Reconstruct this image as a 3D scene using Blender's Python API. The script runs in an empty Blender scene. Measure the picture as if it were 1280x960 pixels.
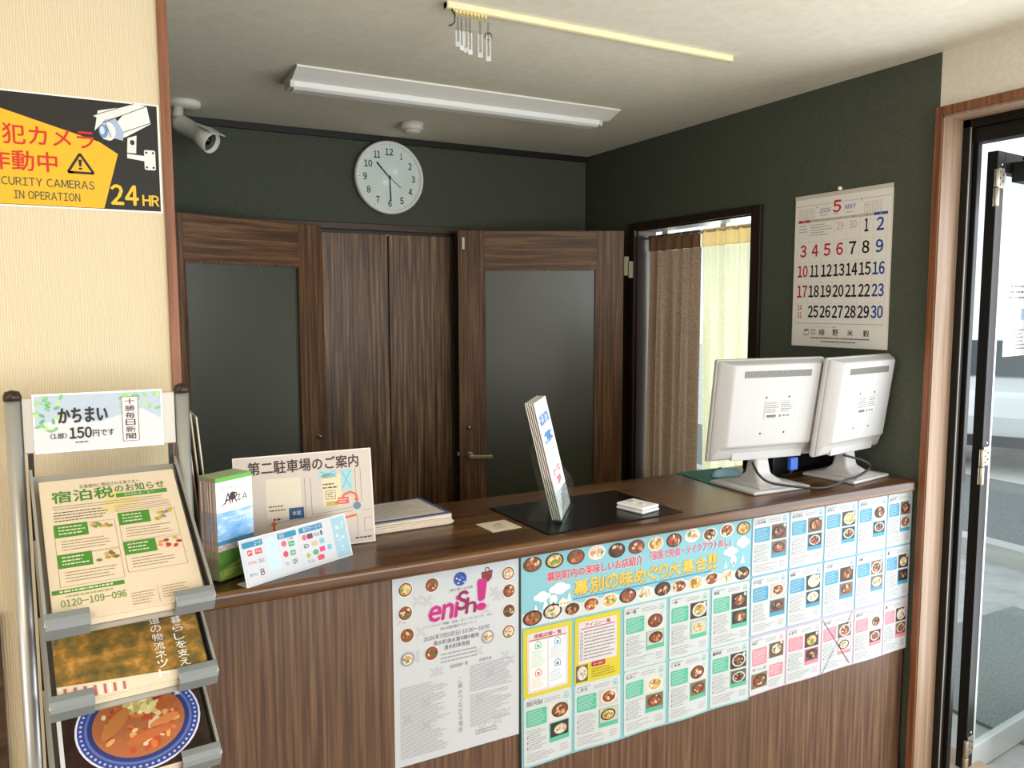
import bpy, bmesh, math, random
from mathutils import Matrix, Vector
S = bpy.context.scene
C = S.collection
PI = math.pi
R = math.radians
rnd = random.Random(7)

# ------------------------------------------------------------------ camera, world, lights, exposure
cam = bpy.data.objects.new('camera', bpy.data.cameras.new('camera'))
C.objects.link(cam)
right = Vector((0.8808, -0.4735, -0.0021)); up = Vector((0.0470, 0.0830, 0.9954))
yaw, pitch, roll = R(28.266), R(-5.4807), R(-0.1209)
fw = Vector((math.sin(yaw) * math.cos(pitch), math.cos(yaw) * math.cos(pitch), math.sin(pitch)))
rt = Vector((math.cos(yaw), -math.sin(yaw), 0)); uu = rt.cross(fw)
r2 = rt * math.cos(roll) + uu * math.sin(roll); u2 = uu * math.cos(roll) - rt * math.sin(roll)
cam.matrix_world = Matrix(((r2.x, u2.x, -fw.x, 0), (r2.y, u2.y, -fw.y, 0), (r2.z, u2.z, -fw.z, 1.6), (0, 0, 0, 1)))
cam.data.sensor_width = 36; cam.data.lens = 36 * 1003.3 / 1280
cam.data.clip_start = 0.02; cam.data.clip_end = 200
S.camera = cam

W = bpy.data.worlds.new('world'); S.world = W; W.use_nodes = True
W.node_tree.nodes['Background'].inputs[0].default_value = (0.86, 0.93, 1.0, 1)
W.node_tree.nodes['Background'].inputs[1].default_value = 0.85

def area(name, loc, rot, sx, sy, power, col):
    l = bpy.data.lights.new(name, 'AREA'); l.shape = 'RECTANGLE'; l.size = sx; l.size_y = sy
    l.energy = power; l.color = col
    o = bpy.data.objects.new(name, l); C.objects.link(o); o.location = loc; o.rotation_euler = rot
    return o
# daylight through the glazed entrance on the right, the street windows behind the camera and the back office window
area('daylight_entrance', (3.02, 0.95, 1.05), (0, R(90), 0), 2.0, 1.3, 28, (0.93, 0.97, 1.0))
area('daylight_street_window', (1.5, -2.45, 1.15), (R(90), 0, 0), 1.9, 2.0, 62, (0.95, 0.98, 1.0))
area('daylight_side_window', (2.56, -1.2, 1.2), (0, R(90), 0), 1.6, 1.7, 22, (0.93, 0.97, 1.0))
area('daylight_office_window', (3.15, 3.05, 1.2), (0, R(90), 0), 1.6, 0.9, 34, (0.97, 1.0, 0.96))
area('left_fill_light', (-3.0, -0.4, 1.3), (0, R(-90), 0), 1.5, 2.2, 30, (1.0, 0.96, 0.90))  # unseen fill light added on the left to brighten the right wall
# warm lobby ceiling lamps out of view on the left
area('lobby_ceiling_lamp', (-0.9, 0.2, 2.40), (0, 0, 0), 0.5, 0.5, 12, (1.0, 0.82, 0.60))

S.view_settings.view_transform = 'Standard'; S.view_settings.look = 'None'
S.view_settings.exposure = 0.7; S.view_settings.gamma = 1.0; S.view_settings.use_curve_mapping = False
try:
    S.cycles.use_denoising = True
    S.cycles.max_bounces = 8; S.cycles.diffuse_bounces = 5; S.cycles.transmission_bounces = 8; S.cycles.transparent_max_bounces = 12
    S.cycles.caustics_reflective = False; S.cycles.caustics_refractive = False
    S.cycles.sample_clamp_indirect = 4
except Exception:
    pass

# ------------------------------------------------------------------ materials
def lin(h):
    h = h.lstrip('#')
    v = [int(h[i:i + 2], 16) / 255 for i in (0, 2, 4)]
    return tuple(c / 12.92 if c <= 0.04045 else ((c + 0.055) / 1.055) ** 2.4 for c in v) + (1,)
MATS = {}
def bsdf(name):
    m = bpy.data.materials.new(name); m.use_nodes = True
    return m, m.node_tree, m.node_tree.nodes['Principled BSDF']
def pm(hexcol, rough=0.55, metal=0.0, spec=0.4, coat=0.0):
    k = (hexcol, rough, metal, spec, coat)
    if k not in MATS:
        m, t, b = bsdf('surface_' + hexcol.lstrip('#'))
        b.inputs['Base Color'].default_value = lin(hexcol); b.inputs['Roughness'].default_value = rough
        b.inputs['Metallic'].default_value = metal; b.inputs['Specular IOR Level'].default_value = spec
        b.inputs['Coat Weight'].default_value = coat
        MATS[k] = m
    return MATS[k]
def nd(t, typ, **kw):
    n = t.nodes.new(typ)
    for k, v in kw.items():
        if k in n.inputs: n.inputs[k].default_value = v
        else: setattr(n, k, v)
    return n
def ramp(t, stops):
    n = t.nodes.new('ShaderNodeValToRGB'); e = n.color_ramp.elements
    e[0].position, e[0].color = stops[0][0], lin(stops[0][1]); e[1].position, e[1].color = stops[-1][0], lin(stops[-1][1])
    for p, c in stops[1:-1]:
        x = e.new(p); x.color = lin(c)
    return n
def noise_mat(name, stops, scale, detail=6, rough=0.6, bump=0.0, spec=0.4, coat=0.0, nscale=1.0, metal=0.0, bscale=None, rr=None):
    """procedural: stretched noise through a colour ramp, in object coordinates"""
    m, t, b = bsdf(name); L = t.links.new
    tc = nd(t, 'ShaderNodeTexCoord'); mp = nd(t, 'ShaderNodeMapping'); mp.inputs['Scale'].default_value = scale
    L(tc.outputs['Object'], mp.inputs['Vector'])
    n = nd(t, 'ShaderNodeTexNoise', Scale=nscale, Detail=detail, Roughness=0.62); L(mp.outputs[0], n.inputs['Vector'])
    r = ramp(t, stops); L(n.outputs['Fac'], r.inputs[0]); L(r.outputs[0], b.inputs['Base Color'])
    b.inputs['Roughness'].default_value = rough; b.inputs['Specular IOR Level'].default_value = spec
    b.inputs['Coat Weight'].default_value = coat; b.inputs['Coat Roughness'].default_value = 0.15; b.inputs['Metallic'].default_value = metal
    if rr:
        q = t.nodes.new('ShaderNodeMapRange'); q.inputs['To Min'].default_value = rr[0]; q.inputs['To Max'].default_value = rr[1]
        L(n.outputs['Fac'], q.inputs['Value']); L(q.outputs[0], b.inputs['Roughness'])
    if bump:
        n2 = n
        if bscale:
            mp2 = nd(t, 'ShaderNodeMapping'); mp2.inputs['Scale'].default_value = bscale; L(tc.outputs['Object'], mp2.inputs['Vector'])
            n2 = nd(t, 'ShaderNodeTexNoise', Scale=1.0, Detail=3); L(mp2.outputs[0], n2.inputs['Vector'])
        bp = nd(t, 'ShaderNodeBump', Strength=bump, Distance=0.002); L(n2.outputs['Fac'], bp.inputs['Height']); L(bp.outputs[0], b.inputs['Normal'])
    return m
def wood(name, stops, axis, rough=0.5, coat=0.0, fine=70, slow=2.2, spec=0.4, bump=0.12, rr=None):
    sc = [fine] * 3; sc[axis] = slow
    return noise_mat(name, stops, tuple(sc), 8, rough, bump, spec, coat, rr=rr)
WAL = [(0.30, '#33231a'), (0.46, '#5c422d'), (0.56, '#7c5d40'), (0.70, '#a2835f')]
M_closet = wood('walnut_closet', WAL, 2, 0.42)
M_door_v = wood('walnut_door_upright', [(0.3, '#3a2416'), (0.47, '#60412a'), (0.6, '#7c5a3f'), (0.72, '#957252')], 2, 0.5)
M_door_h = wood('walnut_door_rail', [(0.3, '#3a2416'), (0.47, '#60412a'), (0.6, '#7c5a3f'), (0.72, '#957252')], 0, 0.5)
M_front = wood('walnut_counter_front', [(0.30, '#38251a'), (0.46, '#4f3727'), (0.56, '#614732'), (0.72, '#775d47')], 2, 0.45, fine=90)
M_top = wood('glossy_counter_wood', [(0.30, '#2e1b0b'), (0.46, '#4b2e15'), (0.58, '#664321'), (0.72, '#835f35')], 0, 0.28, coat=0.2, spec=.35, fine=40, slow=1.6, bump=0.05, rr=(0.16, 0.5))
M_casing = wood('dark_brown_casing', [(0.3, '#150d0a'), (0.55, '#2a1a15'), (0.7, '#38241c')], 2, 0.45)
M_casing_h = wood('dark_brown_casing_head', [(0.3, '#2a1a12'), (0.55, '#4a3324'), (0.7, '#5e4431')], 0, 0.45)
M_redwood = wood('reddish_brown_trim', [(0.3, '#5c3622'), (0.5, '#7a4b31'), (0.7, '#94623f')], 2, 0.45)
M_jamb = wood('light_wood_jamb', [(0.3, '#735d4a'), (0.5, '#88705b'), (0.7, '#97806a')], 2, 0.5, fine=60)
M_green = noise_mat('dark_green_wallpaper', [(0.3, '#464b40'), (0.7, '#54584c')], (160, 160, 160), 3, 0.8, 0.35, spec=0.25)
M_ceil = noise_mat('ceiling_paper', [(0.3, '#e0ddca'), (0.7, '#ebe8d8')], (30, 30, 30), 5, 0.85, 0.25, spec=0.2)
def ripple_wall():
    m, t, b = bsdf('cream_ripple_wallpaper'); L = t.links.new
    tc = nd(t, 'ShaderNodeTexCoord'); mp = nd(t, 'ShaderNodeMapping'); mp.inputs['Scale'].default_value = (1, 1, 0.22)
    L(tc.outputs['Object'], mp.inputs['Vector'])
    w = nd(t, 'ShaderNodeTexWave', Scale=75.0, Distortion=5.0, Detail=2.0); w.inputs['Detail Scale'].default_value = 1.2
    L(mp.outputs[0], w.inputs['Vector'])
    r = ramp(t, [(0.0, '#c2b598'), (1.0, '#cfc2a7')]); L(w.outputs['Fac'], r.inputs[0]); L(r.outputs[0], b.inputs['Base Color'])
    b.inputs['Roughness'].default_value = 0.75; b.inputs['Specular IOR Level'].default_value = 0.25
    bp = nd(t, 'ShaderNodeBump', Strength=0.3, Distance=0.0015); L(w.outputs['Fac'], bp.inputs['Height']); L(bp.outputs[0], b.inputs['Normal'])
    return m
M_cream = ripple_wall()
M_beige = noise_mat('beige_wallpaper', [(0.3, '#d8cfc0'), (0.7, '#e2dacc')], (60, 60, 60), 3, 0.8, 0.2, spec=0.2)
M_floor = noise_mat('lobby_floor', [(0.3, '#8e7a66'), (0.7, '#a8937c')], (6, 6, 6), 4, 0.5)
def glassy(name, col, rough, trans, alpha=1.0, ior=1.45):
    m, t, b = bsdf(name)
    b.inputs['Base Color'].default_value = lin(col); b.inputs['Roughness'].default_value = rough
    b.inputs['Transmission Weight'].default_value = trans; b.inputs['IOR'].default_value = ior; b.inputs['Alpha'].default_value = alpha
    return m
def clear(name, tint, gloss=0.10):
    """thin clear sheet: mostly see-through, fresnel reflection"""
    m = bpy.data.materials.new(name); m.use_nodes = True; t = m.node_tree; t.nodes.clear(); L = t.links.new
    o = nd(t, 'ShaderNodeOutputMaterial'); mx = nd(t, 'ShaderNodeMixShader'); tr = nd(t, 'ShaderNodeBsdfTransparent'); tr.inputs[0].default_value = lin(tint)
    g = nd(t, 'ShaderNodeBsdfGlossy', Roughness=0.05); f = nd(t, 'ShaderNodeLayerWeight', Blend=0.5)
    pw = nd(t, 'ShaderNodeMath', operation='POWER'); pw.inputs[1].default_value = 5.0; L(f.outputs['Facing'], pw.inputs[0])
    ad = nd(t, 'ShaderNodeMath', operation='MULTIPLY_ADD'); ad.inputs[1].default_value = 0.6; ad.inputs[2].default_value = gloss; L(pw.outputs[0], ad.inputs[0])
    L(ad.outputs[0], mx.inputs[0]); L(tr.outputs[0], mx.inputs[1]); L(g.outputs[0], mx.inputs[2]); L(mx.outputs[0], o.inputs[0])
    return m
M_frost = glassy('frosted_door_glass', '#4c5046', 0.36, 0.15); M_frost.node_tree.nodes['Principled BSDF'].inputs['Specular IOR Level'].default_value = 1.0
M_pane = clear('window_glass', '#fafdfc', 0.02)
M_acryl = clear('clear_acrylic', '#f6f9f8', 0.02)
M_metal = pm('#b9bcbd', 0.38, 0.85)
M_grey = pm('#7f8688', 0.42, 0.3)
M_black = pm('#15140f', 0.45)
M_white = pm('#e6e6e2', 0.4)
M_monitor = pm('#b6b5b4', 0.45)
M_brass = pm('#b4a98c', 0.35, 0.8)

# ------------------------------------------------------------------ mesh helpers
class MB:
    def __init__(s): s.v = []; s.f = []; s.m = []; s.sm = []
    def add(s, vs, fs, mi=0, smooth=False, M=None):
        o = len(s.v)
        s.v += [tuple(M @ Vector(p)) if M is not None else tuple(p) for p in vs]
        for f in fs:
            s.f.append([o + i for i in f]); s.m.append(mi); s.sm.append(smooth)
        return s
    def box(s, x0, y0, z0, x1, y1, z1, mi=0, M=None):
        v = [(x0, y0, z0), (x1, y0, z0), (x1, y1, z0), (x0, y1, z0), (x0, y0, z1), (x1, y0, z1), (x1, y1, z1), (x0, y1, z1)]
        return s.add(v, [(0, 3, 2, 1), (4, 5, 6, 7), (0, 1, 5, 4), (1, 2, 6, 5), (2, 3, 7, 6), (3, 0, 4, 7)], mi, False, M)
    def lathe(s, prof, n=24, mi=0, M=None, smooth=True):
        """profile of (r, z) about z"""
        v = []; f = []
        for r, z in prof:
            for i in range(n):
                a = 2 * PI * i / n; v.append((r * math.cos(a), r * math.sin(a), z))
        for k in range(len(prof) - 1):
            for i in range(n):
                j = (i + 1) % n
                f.append((k * n + i, k * n + j, (k + 1) * n + j, (k + 1) * n + i))
        if prof[0][0] > 1e-6: f.append(tuple(range(n - 1, -1, -1)))
        if prof[-1][0] > 1e-6: f.append(tuple((len(prof) - 1) * n + i for i in range(n)))
        return s.add(v, f, mi, smooth, M)
    def tube(s, pts, r, n=8, mi=0, M=None):
        pts = [Vector(p) for p in pts]; v = []; f = []
        ref = Vector((0, 0, 1))
        for i, p in enumerate(pts):
            t = (pts[min(i + 1, len(pts) - 1)] - pts[max(i - 1, 0)]).normalized()
            a = t.cross(ref)
            if a.length < 0.05: a = t.cross(Vector((1, 0, 0)))
            a.normalize(); b = t.cross(a)
            for k in range(n):
                q = 2 * PI * k / n; v.append(p + (a * math.cos(q) + b * math.sin(q)) * r)
        for i in range(len(pts) - 1):
            for k in range(n):
                j = (k + 1) % n
                f.append((i * n + k, i * n + j, (i + 1) * n + j, (i + 1) * n + k))
        f.append(tuple(range(n - 1, -1, -1))); f.append(tuple((len(pts) - 1) * n + k for k in range(n)))
        return s.add(v, f, mi, True, M)
    def prism(s, poly, d0, d1, axes='xzy', mi=0, M=None, smooth=False):
        """polygon in the first two axes, extruded along the third"""
        idx = ['xyz'.index(c) for c in axes]; v = []; n = len(poly)
        for d in (d0, d1):
            for a, b in poly:
                p = [0, 0, 0]; p[idx[0]] = a; p[idx[1]] = b; p[idx[2]] = d; v.append(tuple(p))
        f = [tuple(range(n)), tuple(range(2 * n - 1, n - 1, -1))]
        for i in range(n):
            j = (i + 1) % n; f.append((i, i + n, j + n, j))
        return s.add(v, f, mi, smooth, M)
    def build(s, name, mats, parent=None, bevel=0, loc=None, recalc=True, seg=2):
        me = bpy.data.meshes.new(name); me.from_pydata(s.v, [], s.f)
        for m in (mats if isinstance(mats, (list, tuple)) else [mats]): me.materials.append(m)
        me.polygons.foreach_set('material_index', s.m); me.polygons.foreach_set('use_smooth', s.sm)
        if recalc:
            bm = bmesh.new(); bm.from_mesh(me); bmesh.ops.recalc_face_normals(bm, faces=bm.faces); bm.to_mesh(me); bm.free()
        me.update()
        o = bpy.data.objects.new(name, me); C.objects.link(o); o.parent = parent
        if loc: o.location = loc
        if bevel:
            b = o.modifiers.new('bevel', 'BEVEL'); b.width = bevel; b.segments = seg; b.limit_method = 'ANGLE'; b.angle_limit = R(40)
        return o
def tag(o, label, cat, group=None, kind=None):
    o['label'] = label; o['category'] = cat
    if group: o['group'] = group
    if kind: o['kind'] = kind
    return o
def struct(o, label=None):
    o['kind'] = 'structure'
    if label: o['label'] = label
    return o
def thing(name, label, cat, loc=(0, 0, 0), rz=0, group=None, rx=0, kind=None):
    o = bpy.data.objects.new(name, None); C.objects.link(o); o.location = loc; o.rotation_euler = (rx, 0, rz); o.empty_display_size = 0.05
    return tag(o, label, cat, group, kind)

# ------------------------------------------------------------------ printed matter: 2D layers on a sheet (local x right, z up, printed side faces -y)
TXT = {}; GLY = {}
def glyph(ch, bold):
    """one character as flat triangles; latin letters and digits use the full-width sans forms"""
    k = (ch, bold)
    if k in GLY: return GLY[k]
    latin = 33 <= ord(ch) <= 126
    cu = bpy.data.curves.new('t', 'FONT'); cu.body = chr(ord(ch) + 0xFEE0) if latin else ch; cu.size = 1; cu.resolution_u = 2; cu.offset = bold; cu.fill_mode = 'FRONT'
    o = bpy.data.objects.new('t', cu); C.objects.link(o)
    bpy.context.view_layer.update()
    me = bpy.data.meshes.new_from_object(o.evaluated_get(bpy.context.evaluated_depsgraph_get()))
    v = [(p.co.x, p.co.y) for p in me.vertices]; f = [tuple(p.vertices) for p in me.polygons]
    bpy.data.objects.remove(o); bpy.data.curves.remove(cu); bpy.data.meshes.remove(me)
    adv = 1.0
    if latin and v:
        x0 = min(p[0] for p in v); x1 = max(p[0] for p in v); v = [(a - x0, b) for a, b in v]; adv = x1 - x0 + 0.10
    if not v: adv = 0.35
    GLY[k] = (v, f, adv); return GLY[k]
def text_geo(s, bold=0.0):
    k = (s, bold)
    if k in TXT: return TXT[k]
    v, f, x = [], [], 0.0
    for ch in s:
        gv, gf, adv = glyph(ch, bold) if ch != ' ' else ([], [], 0.35)
        n = len(v); v += [(a + x, b) for a, b in gv]; f += [tuple(n + i for i in q) for q in gf]; x += adv
    if v:
        x0 = min(p[0] for p in v); x1 = max(p[0] for p in v); y0 = min(p[1] for p in v); y1 = max(p[1] for p in v)
        v = [((a - x0) / max(x1 - x0, 1e-6), (b - y0) / max(y1 - y0, 1e-6)) for a, b in v]
    TXT[k] = (v, f); return TXT[k]
def tone(h, k):
    """paper and ink reflectance scaled by k"""
    if k == 1.0: return h
    v = [min(1, c * k) for c in lin(h)[:3]]
    v = [12.92 * c if c <= 0.0031308 else 1.055 * c ** (1 / 2.4) - 0.055 for c in v]
    return '#%02x%02x%02x' % tuple(round(255 * c) for c in v)
class Art:
    def __init__(s, eps=0.0003, cell=None, ink=1.0): s.ink = ink; s.v = []; s.f = []; s.m = []; s.cols = {}; s.mats = []; s.eps = eps; s.cell = cell
    def mi(s, c):
        if c not in s.cols:
            s.cols[c] = len(s.mats); s.mats.append(pm(tone(c, s.ink)) if isinstance(c, str) else c)
        return s.cols[c]
    def raw(s, vs, fs, c, ly):
        o = len(s.v); s.v += [(a, -ly * s.eps, b) for a, b in vs]; k = s.mi(c)
        for f in fs: s.f.append([o + i for i in f]); s.m.append(k)
    def poly(s, pts, c, ly=1): s.raw(pts, [tuple(range(len(pts)))], c, ly)
    def rect(s, u0, v0, u1, v1, c, ly=1, r=0):
        if r and s.cell:
            def cuts(a, b):
                n = max(1, math.ceil((b - a - 2 * r) / s.cell)); return [a] + [a + r + (b - a - 2 * r) * i / n for i in range(n + 1)] + [b]
            U, V = cuts(u0, u1), cuts(v0, v1); nu, nv = len(U), len(V); k = r * 0.293
            vs = [(U[i] + (k if i == 0 else -k if i == nu - 1 else 0) * (j in (0, nv - 1)), V[j] + (k if j == 0 else -k if j == nv - 1 else 0) * (i in (0, nu - 1))) for j in range(nv) for i in range(nu)]
            s.raw(vs, [(j * nu + i, j * nu + i + 1, (j + 1) * nu + i + 1, (j + 1) * nu + i) for j in range(nv - 1) for i in range(nu - 1)], c, ly)
        elif r:
            P = []
            for cx, cy, a0 in ((u1 - r, v0 + r, -90), (u1 - r, v1 - r, 0), (u0 + r, v1 - r, 90), (u0 + r, v0 + r, 180)):
                for k in range(5): a = R(a0 + 22.5 * k); P.append((cx + r * math.cos(a), cy + r * math.sin(a)))
            s.poly(P, c, ly)
        elif s.cell and (u1 - u0 > s.cell * 1.5 or v1 - v0 > s.cell * 1.5):
            nu = max(1, math.ceil((u1 - u0) / s.cell)); nv = max(1, math.ceil((v1 - v0) / s.cell))
            vs = [(u0 + (u1 - u0) * i / nu, v0 + (v1 - v0) * j / nv) for j in range(nv + 1) for i in range(nu + 1)]
            s.raw(vs, [(j * (nu + 1) + i, j * (nu + 1) + i + 1, (j + 1) * (nu + 1) + i + 1, (j + 1) * (nu + 1) + i) for j in range(nv) for i in range(nu)], c, ly)
        else: s.poly([(u0, v0), (u1, v0), (u1, v1), (u0, v1)], c, ly)
    def ell(s, cx, cy, rx, ry, c, ly=1, n=16, rot=0):
        s.poly([(cx + rx * math.cos(2 * PI * i / n) * math.cos(rot) - ry * math.sin(2 * PI * i / n) * math.sin(rot),
                 cy + rx * math.cos(2 * PI * i / n) * math.sin(rot) + ry * math.sin(2 * PI * i / n) * math.cos(rot)) for i in range(n)], c, ly)
    def text(s, t, u0, v0, u1, v1, c, ly=2, bold=0.0, slant=0.0):
        v, f = text_geo(t)
        d = bold * (v1 - v0) * 0.62     # heavier strokes: the same glyphs laid over themselves, slightly shifted
        for i, (p, q) in enumerate(((0, 0), (d, 0), (-d, 0), (0, d), (0, -d)) if bold > 0.004 else ((0, 0),)):
            s.raw([(u0 + (u1 - u0) * a + slant * b * (v1 - v0) + p, v0 + (v1 - v0) * b + q) for a, b in v], f, c, ly + i * 0.13)
    def vtext(s, t, u0, v0, u1, v1, c, ly=2, bold=0.0):
        h = (v1 - v0) / len(t)
        for i, ch in enumerate(t): s.text(ch, u0, v1 - (i + 0.92) * h, u1, v1 - (i + 0.08) * h, c, ly, bold)
    def line(s, pts, w, c, ly=2):
        for (a, b), (p, q) in zip(pts, pts[1:]):
            d = math.hypot(p - a, q - b) or 1; nx, ny = -(q - b) / d * w / 2, (p - a) / d * w / 2
            s.poly([(a + nx, b + ny), (a - nx, b - ny), (p - nx, q - ny), (p + nx, q + ny)], c, ly)
    def frame(s, u0, v0, u1, v1, w, c, ly=2): s.line([(u0, v0), (u1, v0), (u1, v1), (u0, v1), (u0, v0)], w, c, ly)
    def dashes(s, u0, v0, u1, v1, n, c, ly=2, h=0.5, rag=0.35, dash=3.0):
        """rows of small print too fine to read"""
        p = (v1 - v0) / n
        for i in range(n):
            y = v1 - (i + 0.5) * p; e = u1 - (u1 - u0) * rnd.random() * rag; x = u0
            while x < e:
                w = p * h * rnd.uniform(0.6, dash); w = min(w, e - x)
                s.poly([(x, y - p * h / 2), (x + w, y - p * h / 2), (x + w, y + p * h / 2), (x, y + p * h / 2)], c, ly); x += w + p * h * 0.5
    FOOD = [['#8a4a22', '#c98a4e', '#e3c9a0', '#6d2f16', '#b7642f'], ['#d9b25f', '#e9d49b', '#b0702a', '#7f9a3c', '#f0e6c8'],
            ['#a04e34', '#cf7a54', '#f0d9c0', '#7a2a18', '#59702c'], ['#e6d9c0', '#c7b48a', '#7c8a4a', '#d59a66', '#f4efe2'], ['#5a3420', '#8f5a35', '#c08a5c', '#dcc29a', '#3a2318']]
    PLATE = ['#2a2220', '#e9e6df', '#3a2b25', '#dcd8cf', '#5a3d2c']
    def dish(s, cx, cy, rx, ry, ly=2, k=None, plate=None):
        k = rnd.randrange(5) if k is None else k; pal = s.FOOD[k]
        s.ell(cx, cy, rx, ry, plate or rnd.choice(s.PLATE), ly, 18)
        s.ell(cx, cy, rx * 0.8, ry * 0.8, pal[0], ly + 1, 14)
        for i in range(16):
            a = rnd.random() * 6.28; q = math.sqrt(rnd.random()) * 0.62; z = rnd.uniform(0.14, 0.32)
            s.ell(cx + rx * q * math.cos(a), cy + ry * q * math.sin(a), rx * z, ry * z * rnd.uniform(0.5, 1), rnd.choice(pal), ly + 2 + i * 0.1, 6, rnd.random() * 3)
    def photo(s, u0, v0, u1, v1, ly=2, k=None):
        s.rect(u0, v0, u1, v1, rnd.choice(['#3a2c24', '#cfc6b8', '#8c6a4a', '#2b2a28', '#e2ddd2', '#6f5744']), ly)
        w, h = u1 - u0, v1 - v0; s.dish((u0 + u1) / 2 + w * rnd.uniform(-.05, .05), (v0 + v1) / 2 + h * rnd.uniform(-.05, .05), w * 0.43, h * 0.42, ly + 1, k)
    def build(s, name, parent=None, loc=None, deform=None, back=None, rot=None):
        """back = (w, h, thickness, colour): a solid sheet behind the print"""
        mats = list(s.mats); V = list(s.v); F = [list(f) for f in s.f]; M = list(s.m)
        if deform: V = [(x, y + deform(x, z), z) for x, y, z in V]
        me = bpy.data.meshes.new(name)
        if back:
            w, h, th, c = back; k = len(mats); mats.append(pm(c) if isinstance(c, str) else c)
            n = max(1, int(w / s.cell)) if (deform and s.cell) else 1; nv = max(1, int(h / s.cell)) if (deform and s.cell) else 1
            o = len(V)
            for side in (0, th):
                for j in range(nv + 1):
                    for i in range(n + 1):
                        x, z = w * i / n, h * j / nv; V.append((x, side + (deform(x, z) if deform else 0), z))
            q = (n + 1) * (nv + 1); st = n + 1
            for j in range(nv):
                for i in range(n):
                    a = o + j * st + i; F.append([a, a + 1, a + st + 1, a + st]); M.append(k)
                    a += q; F.append([a, a + st, a + st + 1, a + 1]); M.append(k)
            ring = [o + i for i in range(n + 1)] + [o + j * st + n for j in range(1, nv + 1)] + [o + nv * st + i for i in range(n - 1, -1, -1)] + [o + j * st for j in range(nv - 1, 0, -1)]
            for a, b in zip(ring, ring[1:] + ring[:1]): F.append([a, a + q, b + q, b]); M.append(k)
        me.from_pydata(V, [], F)
        for m in mats: me.materials.append(m)
        me.polygons.foreach_set('material_index', M); me.update()
        o = bpy.data.objects.new(name, me); C.objects.link(o); o.parent = parent
        if loc: o.location = loc
        if rot: o.rotation_euler = rot
        return o

# ================================================================== THE SETTING
ZF, ZC, XR, YB, YL = -0.10, 2.45, 2.597, 3.935, 1.75
struct(MB().box(-3.1, -2.6, ZF - 0.1, 2.9, 4.1, ZF).build('floor', M_floor))
struct(MB().box(-3.1, -2.6, ZC, 2.9, 4.1, ZC + 0.12).build('ceiling', M_ceil))
struct(MB().box(0.0, YB, ZF, 2.9, YB + 0.12, ZC).build('wall_back', M_green))
# right wall: dark green rear part with the curtained opening, beige part over the entrance
DY0, DY1, DZ = 2.611, 3.440, 1.998
b = MB(); b.box(XR, 1.770, ZF, XR + 0.12, DY0, ZC); b.box(XR, DY1, ZF, XR + 0.12, YB, ZC); b.box(XR, DY0, DZ, XR + 0.12, DY1, ZC)
struct(b.build('wall_right_rear', M_green))
EY0, EY1, EZ = 0.55, 1.745, 2.235
b = MB(); b.box(XR, EY0 - 0.1, EZ, XR + 0.12, 1.770, ZC); b.box(XR, -2.6, ZF, XR + 0.12, -2.0, ZC); b.box(XR, -2.0, ZF, XR + 0.12, -0.4, 0.3); b.box(XR, -2.0, 2.1, XR + 0.12, -0.4, ZC); b.box(XR, -0.4, ZF, XR + 0.12, EY0, ZC); b.box(XR, EY1 + 0.001, ZF, XR + 0.12, 1.770, EZ)
struct(b.build('wall_right_front', M_beige))
struct(MB().box(-3.1, YL, ZF, 0.160, YL + 0.10, ZC).build('wall_left_front', M_cream))
struct(MB().box(0.02, YL + 0.10, ZF, 0.160, YB, ZC).build('wall_left_rear', M_green))
b = MB(); b.box(-3.2, -2.6, ZF, -3.1, -1.5, ZC); b.box(-3.2, 0.7, ZF, -3.1, 1.85, ZC); b.box(-3.2, -1.5, ZF, -3.1, 0.7, 0.55); b.box(-3.2, -1.5, 2.05, -3.1, 0.7, ZC)  # opening added in this unseen wall to go with the left fill light
struct(b.build('wall_left_lobby', M_beige))
b = MB(); b.box(-3.1, -2.7, ZF, 0.3, -2.6, ZC); b.box(0.3, -2.7, 2.2, 2.9, -2.6, ZC); b.box(2.55, -2.7, ZF, 2.9, -2.6, ZC); b.box(0.3, -2.7, ZF, 2.55, -2.6, 0.12)
struct(b.build('wall_front', M_beige))
struct(MB().box(0.160, YL - 0.008, ZF, 0.178, YL + 0.14, ZC).build('trim_1', M_redwood, bevel=0.002))
struct(MB().box(0.16, YB - 0.02, ZC - 0.03, XR, YB, ZC).build('trim_2', M_black))
# entrance casing (brown), light jamb lining
b = MB(); b.box(XR - 0.022, 1.745, ZF, XR, 1.772, EZ + 0.030); b.box(XR - 0.022, EY0 - 0.03, EZ, XR, 1.745, EZ + 0.030)
struct(b.build('trim_3', M_redwood, bevel=0.002))
b = MB(); b.box(XR - 0.018, EY1 - 0.004, ZF, 2.70, EY1 + 0.003, EZ); b.box(XR - 0.018, EY0, EZ - 0.008, 2.70, EY1, EZ)
struct(b.build('trim_4', M_jamb))
# curtained opening: dark casing and lining
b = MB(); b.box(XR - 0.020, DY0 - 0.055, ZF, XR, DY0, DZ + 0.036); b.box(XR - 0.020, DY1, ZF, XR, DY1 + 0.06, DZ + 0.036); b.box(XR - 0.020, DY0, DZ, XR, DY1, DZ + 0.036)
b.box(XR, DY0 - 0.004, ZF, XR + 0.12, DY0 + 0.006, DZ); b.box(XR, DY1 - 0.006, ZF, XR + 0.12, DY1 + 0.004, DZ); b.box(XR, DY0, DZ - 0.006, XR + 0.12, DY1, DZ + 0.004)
struct(b.build('trim_5', M_casing, bevel=0.002))
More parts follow.
